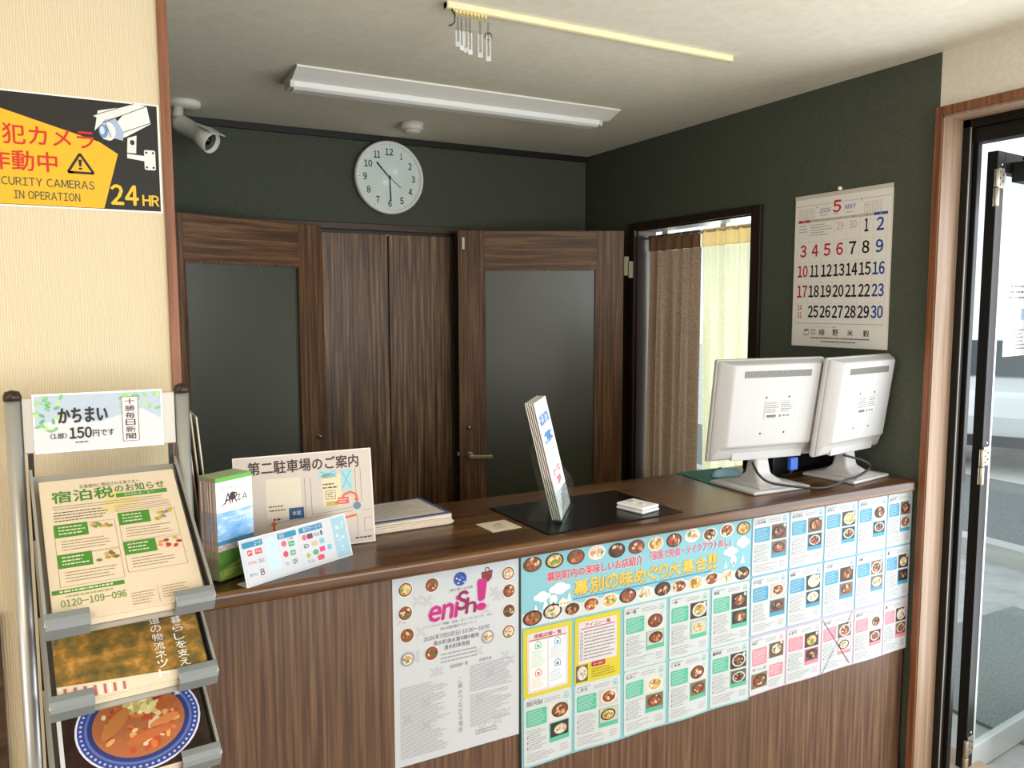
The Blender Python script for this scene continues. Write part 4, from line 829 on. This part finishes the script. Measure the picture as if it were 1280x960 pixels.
# ---- monitors seen from behind
def monitor(label, base, brz, pc, prz, scale=1.0):
    t = thing('computer_monitor', label, 'monitor', (base[0], base[1], ZT))
    bw, bd = .125 * scale, .110 * scale
    Bm = Matrix.Rotation(brz, 4, 'Z')
    MB().box(-bw, -bd, 0, bw, bd, .012, 0, Bm).build('stand_base', M_monitor, t, .006, seg=3)
    Pm = Matrix.Translation((pc[0] - base[0], pc[1] - base[1], pc[2] - ZT)) @ Matrix.Rotation(prz, 4, 'Z') @ Matrix.Rotation(R(7.5), 4, 'X')
    W2, H2 = .2185 * scale, .172
    # neck flares down into the base
    v = []; f = []; secs = ((.012, .085, .085, -.02), (.022, .055, .055, -.01), (.045, .034, .030, .0), (.09, .030, .022, .005), (.16, .030, .020, .010), (.205, .030, .018, .018))
    for z, hx, hy, cy in secs:
        for sx, sy in ((-1, -1), (1, -1), (1, 1), (-1, 1)): v.append((sx * hx, cy + sy * hy, z))
    for i in range(len(secs) - 1):
        for k in range(4): j = (k + 1) % 4; f.append((i * 4 + k, i * 4 + j, i * 4 + 4 + j, i * 4 + 4 + k))
    f.append((0, 3, 2, 1)); f.append(tuple(20 + k for k in range(4)))
    cyo = (pc[1] - base[1]) + 0.012; cxo = (pc[0] - base[0]) * .8
    MB().add([(x + cxo * min(1, z / .15), y + cyo * min(1, z / .15) + .012, z) for x, y, z in v], f, 0, False, Bm).build('neck', M_monitor, t, .010, seg=3)
    # front bezel slab, then curved back shell
    MB().box(-W2, .0, -H2, W2, .018, H2, 0, Pm).build('bezel', M_monitor, t, .006)
    MB().box(-W2 + .016, .0175, -H2 + .02, W2 - .016, .0195, H2 - .016, 0, Pm).build('screen', pm('#101114', .2), t)
    v = []; f = []
    for hx, z0, z1, y in ((.985, -H2 * .985, H2 * .985, .001), (.965, -H2 * .95, H2 * .972, -.010), (.90, -H2 + .046, H2 * .955, -.024), (.80, -H2 + .058, H2 * .93, -.040)):
        v += [(-W2 * hx, y, z0), (W2 * hx, y, z0), (W2 * hx, y, z1), (-W2 * hx, y, z1)]
    for q in range(3):
        for k in range(4): j = (k + 1) % 4; f.append((q * 4 + k, q * 4 + j, q * 4 + 4 + j, q * 4 + 4 + k))
    f.append((12, 13, 14, 15)); f.append((3, 2, 1, 0))
    bs = MB().add(v, f, 0, True, Pm).build('back_shell', M_monitor, t, .012, seg=4)
    bs.modifiers['bevel'].angle_limit = R(12); bs.data.set_sharp_from_angle(angle=R(50))
    b = MB(); b.box(-W2 * .62, -.018, -H2 + .002, W2 * .70, .0, -H2 + .045, 0, Pm); b.build('port_cover', M_monitor, t, .003)
    b = MB(); nv = 46
    for k in range(nv):
        x = -W2 * .62 + k * (W2 * 1.24 / nv); b.box(x, -.0412, .118, x + .0036, -.038, .140, 0, Pm)
    b.build('vent_slots', pm('#74746f', .6), t)
    a = Art(); a.rect(-.036, -.022, .040, .026, '#bdbcba', 1); a.frame(-.036, -.022, .040, .026, .0006, '#8a8a88', 1.5); a.dashes(-.034, -.006, .0, .024, 5, '#6a6a68', 2, .4); a.dashes(.004, -.004, .038, .024, 5, '#6a6a68', 2, .4); a.rect(-.030, -.018, -.006, -.011, '#5a5a5a', 2); a.rect(.002, -.018, .006, -.011, '#5a5a5a', 2); a.dashes(.010, -.018, .03, -.010, 1, '#7a7a78', 2, .6, .1)
    o = a.build('rating_label', t); o.matrix_local = Pm @ Matrix.Translation((.015, -.0402, .004)) @ Matrix.Diagonal((1.6, 1, 1.25, 1))
    for x, z in ((-.040, .050), (.052, .050), (-.050, -.072), (.046, -.072)): MB().lathe([(.0034, 0), (.003, .001)], 8, 0, Pm @ Matrix.Translation((x, -.0402, z)) @ Matrix.Rotation(R(90), 4, 'X')).build('mount_screw', pm('#3a3a38', .6), t)
    return t
m1 = monitor('white computer monitor seen from behind, left of the two on the counter', (2.020, 1.975), R(-2), (2.020, 1.950, 1.258), R(-7))
m2 = monitor('white computer monitor seen from behind, next to the right wall', (2.412, 1.945), R(9), (2.378, 1.895, 1.258), R(9), .93)
# cables
def cable(name, pts, r, m, label):
    q = [Vector(p) for p in pts]; out = []
    q = [q[0]] + q + [q[-1]]
    for i in range(1, len(q) - 2):
        for k in range(8):
            t = k / 8; a0, a1, a2, a3 = q[i - 1], q[i], q[i + 1], q[i + 2]
            out.append(0.5 * ((2 * a1) + (a2 - a0) * t + (2 * a0 - 5 * a1 + 4 * a2 - a3) * t * t + (3 * a1 - a0 - 3 * a2 + a3) * t ** 3))
    out.append(q[-1]); return tag(MB().tube(out, r, 8).build(name, m), label, 'cable')
cable('power_cable', [(1.955, 1.945, 1.082), (1.945, 1.905, 1.05), (1.975, 1.885, 1.024), (2.04, 1.850, 1.011), (2.14, 1.825, .999), (2.22, 1.830, 1.000), (2.29, 1.838, 1.010), (2.36, 1.848, 1.013), (2.43, 1.858, 1.035), (2.39, 1.850, 1.062), (2.325, 1.885, 1.084)], .0042, pm('#221f1d', .5), 'black cable looping between the two white monitors')
vg = thing('video_plug', 'blue video plug hanging under the left white monitor', 'plug', (2.155, 1.955, 1.036))
MB().box(-.018, -.008, .0, .018, .008, .045).build('plug_body', pm('#2458b8', .45), vg, .003)
MB().tube([(0, 0, .002), (.001, .012, -.018), (.004, .04, -.028), (.006, .075, -.036)], .004, 8).build('plug_cable', pm('#221f1d', .5), vg)
# black tray behind the monitors
kb = thing('desk_phone', 'low black glossy desk phone behind the white monitors', 'phone', (2.365, 2.150, ZT + .0005), R(4))
MB().prism([(-.07, 0), (.075, 0), (.075, .040), (-.07, .078)], -.19, .16, 'yzx').build('body', pm('#0c0c0d', .25), kb, .006)
b = MB()
for i in range(4):
    for j in range(3): b.box(-.02 + i * .028, -.04 + j * .03, .0, .0 + i * .028, -.02 + j * .03, .073 - .0075 * j)
b.build('keypad', pm('#3a3b3d', .4), kb)
MB().tube([(-.16, -.06, .086), (-.16, -.03, .094), (-.16, .03, .082), (-.16, .06, .066)], .018, 10).build('handset', pm('#101012', .25), kb)
# mouse on a teal pad
b = MB(); b.prism([(1.885, 2.05), (2.075, 2.04), (2.10, 2.265), (1.91, 2.275)], ZT, ZT + .003, 'xyz')
tag(b.build('mouse_pad', pm('#15706e', .6), bevel=.001), 'teal mouse pad on the counter behind the left monitor', 'mouse pad')
ms = thing('computer_mouse', 'pale blue computer mouse on the teal pad', 'mouse', (2.02, 2.130, ZT + .003), R(70))
v = []; f = []
for k in range(9):
    q = PI * k / 8
    for j in range(16):
        p = 2 * PI * j / 16; v.append((.030 * math.sin(q) ** .6 * math.cos(p), -.055 * math.cos(q), max(0, .034 * math.sin(q) ** .7 * math.sin(p)) if math.sin(p) > 0 else 0.0))
for k in range(8):
    for j in range(16): i = (j + 1) % 16; f.append((k * 16 + j, k * 16 + i, k * 16 + 16 + i, k * 16 + 16 + j))
MB().add(v, f, 0, True).build('shell', pm('#9fc6da', .3), ms)
MB().lathe([(.009, -.003), (.009, .003)], 12, 0, Matrix.Translation((0, .025, .026)) @ Matrix.Rotation(R(90), 4, 'Y')).build('wheel', pm('#5a6a72', .5), ms)

# ================================================================== CURTAINS
b = MB().tube([(2.655, DY0 + .006, 1.955), (2.655, DY1 - .006, 1.955)], .006, 10)
tag(b.build('curtain_rod', pm('#d9d6cc', .4)), 'thin white tension rod across the office opening', 'rod')
def fabric(name, c, c2, transl):
    m = bpy.data.materials.new(name); m.use_nodes = True; t = m.node_tree; t.nodes.clear(); L = t.links.new
    o = nd(t, 'ShaderNodeOutputMaterial'); mx = nd(t, 'ShaderNodeMixShader', Fac=transl); d = nd(t, 'ShaderNodeBsdfDiffuse'); tr = nd(t, 'ShaderNodeBsdfTranslucent')
    tc = nd(t, 'ShaderNodeTexCoord'); n = nd(t, 'ShaderNodeTexNoise', Scale=180.0, Detail=4.0); L(tc.outputs['Object'], n.inputs['Vector']); r = ramp(t, [(.35, c), (.65, c2)]); L(n.outputs['Fac'], r.inputs[0])
    L(r.outputs[0], d.inputs[0]); L(r.outputs[0], tr.inputs[0]); L(d.outputs[0], mx.inputs[1]); L(tr.outputs[0], mx.inputs[2]); L(mx.outputs[0], o.inputs[0])
    return m
def curtain(name, label, y0, y1, yb0, yb1, m, mh, folds, seed):
    r = random.Random(seed); ph = [r.uniform(0, 6.28) for _ in range(6)]
    t = thing(name, label, 'curtain', (2.655, y0, 0))
    n, nz = 90, 26; zt, zb = 1.885, .45
    def pt(u, z, amp):
        s = (zt - z) / (zt - zb); s = max(0, s); y = (y0 + (y1 - y0) * u) * (1 - s) + (yb0 + (yb1 - yb0) * u) * s - y0
        g = (math.sin(folds * 2 * PI * u + ph[0] + .5 * s) + .5 * math.sin(folds * 1.7 * 2 * PI * u + ph[1] - .8 * s) + .35 * math.sin(folds * .6 * 2 * PI * u + ph[2] + s)) * amp
        return (g, y, z)
    v = []; f = []
    for j in range(nz + 1):
        z = zt + (zb - zt) * j / nz
        for i in range(n + 1): v.append(pt(i / n, z, .010 + .007 * min(1, j / 8)))
    for j in range(nz):
        for i in range(n): a_ = j * (n + 1) + i; f.append((a_, a_ + 1, a_ + n + 2, a_ + n + 1))
    MB().add(v, f, 0, True).build('cloth', m, t, recalc=False)
    v = []; f = []
    for j, (z, am) in enumerate(((1.885, .011), (1.90, .008), (1.93, .007), (1.962, .007), (1.968, .003))):
        for i in range(n + 1): x, y, _ = pt(i / n, zt, am); v.append((x - .006, y, z))
    for j in range(4):
        for i in range(n): a_ = j * (n + 1) + i; f.append((a_, a_ + 1, a_ + n + 2, a_ + n + 1))
    MB().add(v, f, 0, True).build('rod_pocket', mh, t, recalc=False)
    return t
curtain('curtain', 'brown gathered curtain hanging in the left half of the office opening', DY1 - .02, 3.014, DY1 - .02, 3.030, fabric('brown_linen', '#6a5749', '#88735f', .18), fabric('brown_linen_hem', '#5c4432', '#74583f', .06), 6, 3)
curtain('curtain', 'cream gathered curtain hanging in the right half of the office opening', 3.014, DY0 + .010, 2.965, DY0 + .012, fabric('cream_linen', '#c6c5ac', '#d5d4be', .26), fabric('cream_linen_hem', '#c9ad72', '#d6bd86', .28), 5, 8)

# ================================================================== CLOCK, CAMERA, CEILING FITTINGS, CALENDAR
ck = thing('wall_clock', 'round white wall clock on the dark green back wall', 'clock', (1.405, YB, 2.246))
Mc = Matrix.Rotation(R(90), 4, 'X')      # lathe z -> -y
MB().lathe([(.168, 0), (.180, .012), (.180, .036), (.174, .044), (.165, .044), (.161, .028)], 64, 0, Mc).build('rim', pm('#eeeeec', .35), ck)
a = Art()
a.ell(0, 0, .164, .164, '#fbfdfd', 0, 64)
for i in range(1, 13):
    q = PI / 2 - i * PI / 6; x, z = .127 * math.cos(q), .127 * math.sin(q); w = (.005 if i == 1 else .011) if i < 10 else (.016 if i == 11 else .020)
    a.text(str(i), x - w / (1 if i > 9 else 1.25), z - .016, x + w / (1 if i > 9 else 1.25), z + .016, '#1c1e1e', 1, .05)
for i in range(60):
    q = i * PI / 30; r0 = .152; a.line([(r0 * math.cos(q), r0 * math.sin(q)), ((r0 + (.006 if i % 5 else .008)) * math.cos(q), (r0 + (.006 if i % 5 else .008)) * math.sin(q))], .0008 if i % 5 else .002, '#4a4c4c', 1)
a.build('dial', ck, loc=(0, -.030, 0))
def hand(name, ang, L0, L1, w0, w1, y, c):
    q = R(90 - ang); d = (math.cos(q), math.sin(q)); nn = (-d[1], d[0])
    P_ = [(-d[0] * L0 + nn[0] * w0, -d[1] * L0 + nn[1] * w0), (-d[0] * L0 - nn[0] * w0, -d[1] * L0 - nn[1] * w0), (d[0] * L1 - nn[0] * w1, d[1] * L1 - nn[1] * w1), (d[0] * L1 + nn[0] * w1, d[1] * L1 + nn[1] * w1)]
    MB().prism(P_, y, y - .0012, 'xzy').build(name, pm(c, .4), ck)
hand('hour_hand', 317, .0, .098, .0022, .0042, -.033, '#1c1e1e'); hand('minute_hand', 178, .012, .118, .0022, .0030, -.035, '#1c1e1e'); hand('second_hand', 129, .03, .075, .0010, .0010, -.037, '#26282a')
MB().lathe([(.005, .030), (.005, .038), (0, .039)], 16, 0, Mc).build('hand_hub', pm('#2a2c2c', .4), ck)
MB().lathe([(.163, .0415), (.163, .0425)], 64, 0, Mc).build('crystal', M_pane, ck)

sc_ = thing('security_camera', 'white bullet security camera under the ceiling in the left corner', 'camera', (.425, 3.66, ZC))
MB().lathe([(.052, 0), (.052, -.012), (.040, -.020), (0, -.020)], 24, 0).build('mount_plate', pm('#dcdad2', .4), sc_)
b = MB(); b.tube([(-.015, 0, -.015), (-.022, -.01, -.05), (-.012, -.02, -.075)], .017, 12); b.lathe([(0, -.02), (.015, -.014), (.02, 0), (.015, .014), (0, .02)], 14, 0, Matrix.Translation((-.010, -.022, -.078))); b.build('bracket', pm('#d3d1c8', .4), sc_)
sc_.scale = (1.3, 1.3, 1.3)
dv = Vector((.60, -.62, -.50)).normalized(); Mcam = Matrix.Translation((-.005, -.02, -.080)) @ dv.to_track_quat('Z', 'Y').to_matrix().to_4x4()
MB().lathe([(0, -.035), (.026, -.032), (.030, -.01), (.031, .075), (.034, .078), (.034, .120), (.031, .122), (.031, .104)], 24, 0, Mcam).build('housing', pm('#d9d7ce', .4), sc_)
MB().lathe([(.0305, .102), (.0305, .106), (.014, .107), (.012, .112), (0, .113)], 24, 0, Mcam).build('lens', pm('#0c0c0e', .12), sc_)
b = MB(); b.prism([(-.036, .070), (.036, .070), (.036, .128), (-.036, .128)], .0335, .0365, 'xzy', 0, Mcam); b.build('sun_hood', pm('#d9d7ce', .4), sc_, .002)

sd = thing('smoke_detector', 'small round white smoke detector on the ceiling above the clock', 'smoke detector', (1.402, 3.585, ZC))
sd.scale = (1.15, 1.15, 1.15)
MB().lathe([(.047, 0), (.047, -.022), (.044, -.028), (0, -.028)], 32).build('base', pm('#dcd8cc', .45), sd)
MB().lathe([(.032, -.028), (.036, -.034), (.030, -.042), (0, -.044)], 28).build('sensor_cap', pm('#cfcabc', .45), sd)
MB().lathe([(.002, -.0285), (.002, -.0300)], 8, 0, Matrix.Translation((.030, -.036, .010))).build('indicator', M_black, sd)

fl = thing('ceiling_light', 'long white fluorescent ceiling light above the counter', 'lamp', (.715, 3.05, ZC))
FLn = 1.39
MB().prism([(-.130, .0), (-.130, -.006), (-.045, -.034), (.045, -.034), (.130, -.006), (.130, 0)], 0, FLn, 'yzx').build('reflector', pm('#eeeee8', .45, 0, .3), fl, .001)
MB().prism([(-.044, -.033), (-.040, -.052), (-.025, -.060), (.025, -.060), (.040, -.052), (.044, -.033)], .010, FLn - .045, 'yzx').build('lamp_cover', pm('#eceeed', .5, 0, .3), fl, .003)
for x in (0.0, FLn - .045): MB().prism([(-.046, -.032), (-.042, -.056), (.042, -.056), (.046, -.032)], x + (.0 if x else -.004), x + .012, 'yzx').build('end_cap', pm('#d6d6ce', .4), fl, .001)
MB().prism([(-.130, -.007), (-.132, -.007), (-.132, -.001), (-.130, .0)], 0, FLn, 'yzx').build('reflector_edge', pm('#f1f0e8', .35), fl)

rl = thing('curtain_track', 'cream curtain track on the ceiling above the counter', 'curtain track', (.944, 2.145, ZC))
MB().prism([(-.012, 0), (-.012, -.016), (-.004, -.018), (.004, -.018), (.012, -.016), (.012, 0)], 0, 1.064, 'yzx').build('rail', pm('#ece0b8', .4), rl, .001)
for x in (0, 1.058): MB().box(x, -.013, -.019, x + .006, .013, 0).build('end_stop', pm('#d9c898', .4), rl, .002)
for i in range(10):
    x = .022 + i * .0115
    b = MB(); b.lathe([(.005, -.024), (.005, -.016)], 10, 0, Matrix.Translation((x, 0, 0))); b.tube([(x, 0, -.024), (x + .005, 0, -.029), (x, 0, -.035), (x - .005, 0, -.029), (x, 0, -.024)], .0012, 6); b.build('runner', pm('#e2cf86', .4), rl)
o = MB().tube([(0, 0, 0), (.008, -.002, -.016), (.006, -.004, -.036), (-.004, -.005, -.046), (-.012, -.005, -.047)], .0026, 8).build('cord_hook', pm('#1f5a3c', .5)); o.location = (.962, 2.140, ZC - .018)
tag(o, 'dark green curved hook hanging at the near end of the ceiling track', 'hook')
M_clip = glassy('clear_plastic_clip', '#eef2f2', .25, .35)
lab = ['clear hanging clip nearest the green hook under the ceiling track', 'second clear hanging clip after the green hook', 'third clear hanging clip after the green hook', 'fourth clear hanging clip, lowest in the close bunch', 'clear hanging clip last but one along the ceiling track', 'clear hanging clip with a grey ring, farthest from the green hook']
for i, (x, zz, rg) in enumerate(((.982, .062, 0), (.993, .070, 0), (1.008, .074, 0), (1.019, .078, 0), (1.052, .082, 0), (1.078, .088, 1))):
    t = thing('hanging_clip', lab[i], 'clip', (x, 2.145, ZC - .033), R(rnd.uniform(-25, 25)), 'clips hanging from the ceiling track')
    b = MB()
    for k in range(4):
        z = -.002 - k * .009; b.tube([(0, 0, z), (.0028, (k % 2) * .002, z - .005), (0, 0, z - .010), (-.0028, -(k % 2) * .002, z - .005), (0, 0, z)], .0008, 6)
    b.build('chain', pm('#6d716c', .4, .6), t)
    if rg: b = MB(); b.tube([(.010 * math.cos(q / 12 * 6.283), 0, -.040 + .010 * math.sin(q / 12 * 6.283)) for q in range(13)], .0018, 6); b.build('ring', pm('#4a6a58', .4, .5), t)
    b = MB()
    for sx in (-1, 1): b.box(sx * .0052 - .0022, -.002, -zz - .010, sx * .0052 + .0022, .002, -.038)
    b.box(-.0075, -.003, -zz - .022, .0075, .003, -zz - .008); b.build('clip_body', M_clip, t, .001)

cw, chh = .446, .598
cal = thing('wall_calendar', 'white wall calendar page for May on the dark green right wall', 'calendar', (XR - .006, 2.377, 1.440), R(-90))
a = Art(); a.rect(.002, .002, cw - .002, chh - .002, '#efebe3', 1)
a.rect(.004, chh - .040, cw - .004, chh - .037, '#cfc9bd', 1.4)
a.text('5', .186, .522, .222, .566, '#c9232f', 2, .05, .05); a.text('2026', .122, .526, .172, .543, '#5f83b8', 2, .02, .12); a.text('MAY', .240, .528, .288, .546, '#5f83b8', 2, .03, .15); a.text('4', .106, .545, .113, .555, '#2a2a2a', 2); a.text('6', .312, .552, .319, .562, '#2a2a2a', 2)
for bx in (.022, .326):
    for i in range(5):
        for j in range(7): a.text(str(min(30, i * 7 + j + 1)), bx + j * .0115, .540 - i * .009, bx + j * .0115 + .007, .5455 - i * .009, '#6a645c' if j else '#b5525a', 2)
a.dashes(.125, .514, .170, .519, 1, '#8a8a8a', 2, .5); a.dashes(.188, .514, .222, .519, 1, '#8a8a8a', 2, .5); a.dashes(.245, .514, .285, .519, 1, '#8a8a8a', 2, .5)
gx0, gx1, gz0, gz1 = .018, .428, .092, .502; cwid = (gx1 - gx0) / 7; rh = (gz1 - .008 - gz0) / 5
a.rect(gx0, gz1 - .009, gx1, gz1 + .001, '#bfb9ae', 1.5); a.rect(gx0, gz1 - .009, gx0 + cwid, gz1 + .001, '#c9232f', 1.8); a.rect(gx1 - cwid, gz1 - .009, gx1, gz1 + .001, '#2a4f9c', 1.8)
for j, d in enumerate('日月火水木金土'): a.text(d, gx0 + (j + .42) * cwid, gz1 - .007, gx0 + (j + .58) * cwid, gz1 - .001, '#f1efe9' if j in (0, 6) else '#4a4640', 2.2)
for j in range(8): a.line([(gx0 + j * cwid, gz0), (gx0 + j * cwid, gz1)], .0006, '#b5afa4', 1.6)
for i in range(6): a.line([(gx0, gz0 + i * rh), (gx1, gz0 + i * rh)], .0006, '#b5afa4', 1.6)
a.line([(gx0, gz0), (gx1, gz0)], .0012, '#6a645c', 1.8); a.dashes(gx0 + cwid + .004, gz1 - .065, gx0 + 3 * cwid - .006, gz1 - .016, 5, '#8a847a', 2, .25, .4); a.dashes(gx0 + .006, gz1 - .05, gx0 + cwid - .012, gz1 - .016, 3, '#8a847a', 2, .25, .3)
RED, BLK, BLE = '#c9232f', '#1c1a18', '#2348a0'
a.text('29', gx0 + 3.2 * cwid, gz1 - .048, gx0 + 3.75 * cwid, gz1 - .018, '#dd9a96', 2, .0); a.text('30', gx0 + 4.2 * cwid, gz1 - .048, gx0 + 4.75 * cwid, gz1 - .018, '#b5afa6', 2, .0)
for i in range(5):
    for j in range(7):
        d = i * 7 + j - 4
        if d < 1 or d > 31 or (i == 4 and j == 0): continue
        c = RED if (j == 0 or d in (4, 5, 6)) else BLE if j == 6 else BLK
        y1 = gz1 - .014 - i * rh; tw = (.14 if d == 1 else .27) if d < 10 else (.36 if d == 11 else .44)
        a.text(str(d), gx0 + (j + .5 - tw * .95) * cwid, y1 - .050, gx0 + (j + .5 + tw * .95) * cwid, y1 - .004, c, 2, .05)
y1 = gz1 - .014 - 4 * rh; a.text('24', gx0 + .12 * cwid, y1 - .022, gx0 + .52 * cwid, y1 + .000, RED, 2, .02); a.text('31', gx0 + .12 * cwid, y1 - .052, gx0 + .52 * cwid, y1 - .030, RED, 2, .02)
a.text('細', .138, .046, .164, .070, BLK, 2, .02); a.text('野', .204, .046, .230, .070, BLK, 2, .02); a.text('米', .272, .046, .298, .070, BLK, 2, .02); a.text('穀', .344, .046, .370, .070, BLK, 2, .02); a.text('株式', .098, .060, .122, .070, BLK, 2); a.text('会社', .098, .047, .122, .057, BLK, 2)
a.text('ハートフルライフ・米穀', .100, .076, .220, .081, '#6a645c', 2); a.dashes(.098, .032, .372, .038, 1, '#3a3632', 2, .7, 0); a.dashes(.150, .018, .310, .025, 1, '#4a4640', 2, .6, 0)
for k in range(7): q = R(200 + k * 24); a.line([(.075 + .014 * math.cos(q), .058 + .014 * math.sin(q)), (.075 + .014 * math.cos(q + R(22)), .058 + .014 * math.sin(q + R(22)))], .003, '#3a3632', 2)
a.ell(.070, .064, .007, .004, '#3a3632', 2, 10, .5); a.ell(.082, .066, .006, .003, '#3a3632', 2, 10, -.5)
a.build('page', cal, back=(cw, chh, .004, '#d5cfc4'))
MB().box(0, -.0025, chh - .012, cw, .005, chh + .003).build('top_binding', pm('#d0c9bb', .5), cal, .001)
pn = MB().lathe([(.0018, 0), (.0018, .010), (.007, .012), (.008, .018), (.005, .024), (0, .025)], 16, 0, Matrix.Rotation(R(-90), 4, 'Y')); o = pn.build('push_pin', pm('#e9e6df', .3)); o.location = (XR, 2.377 - .223, 1.440 + chh + .010)
tag(o, 'white push pin in the wall above the calendar', 'pin')
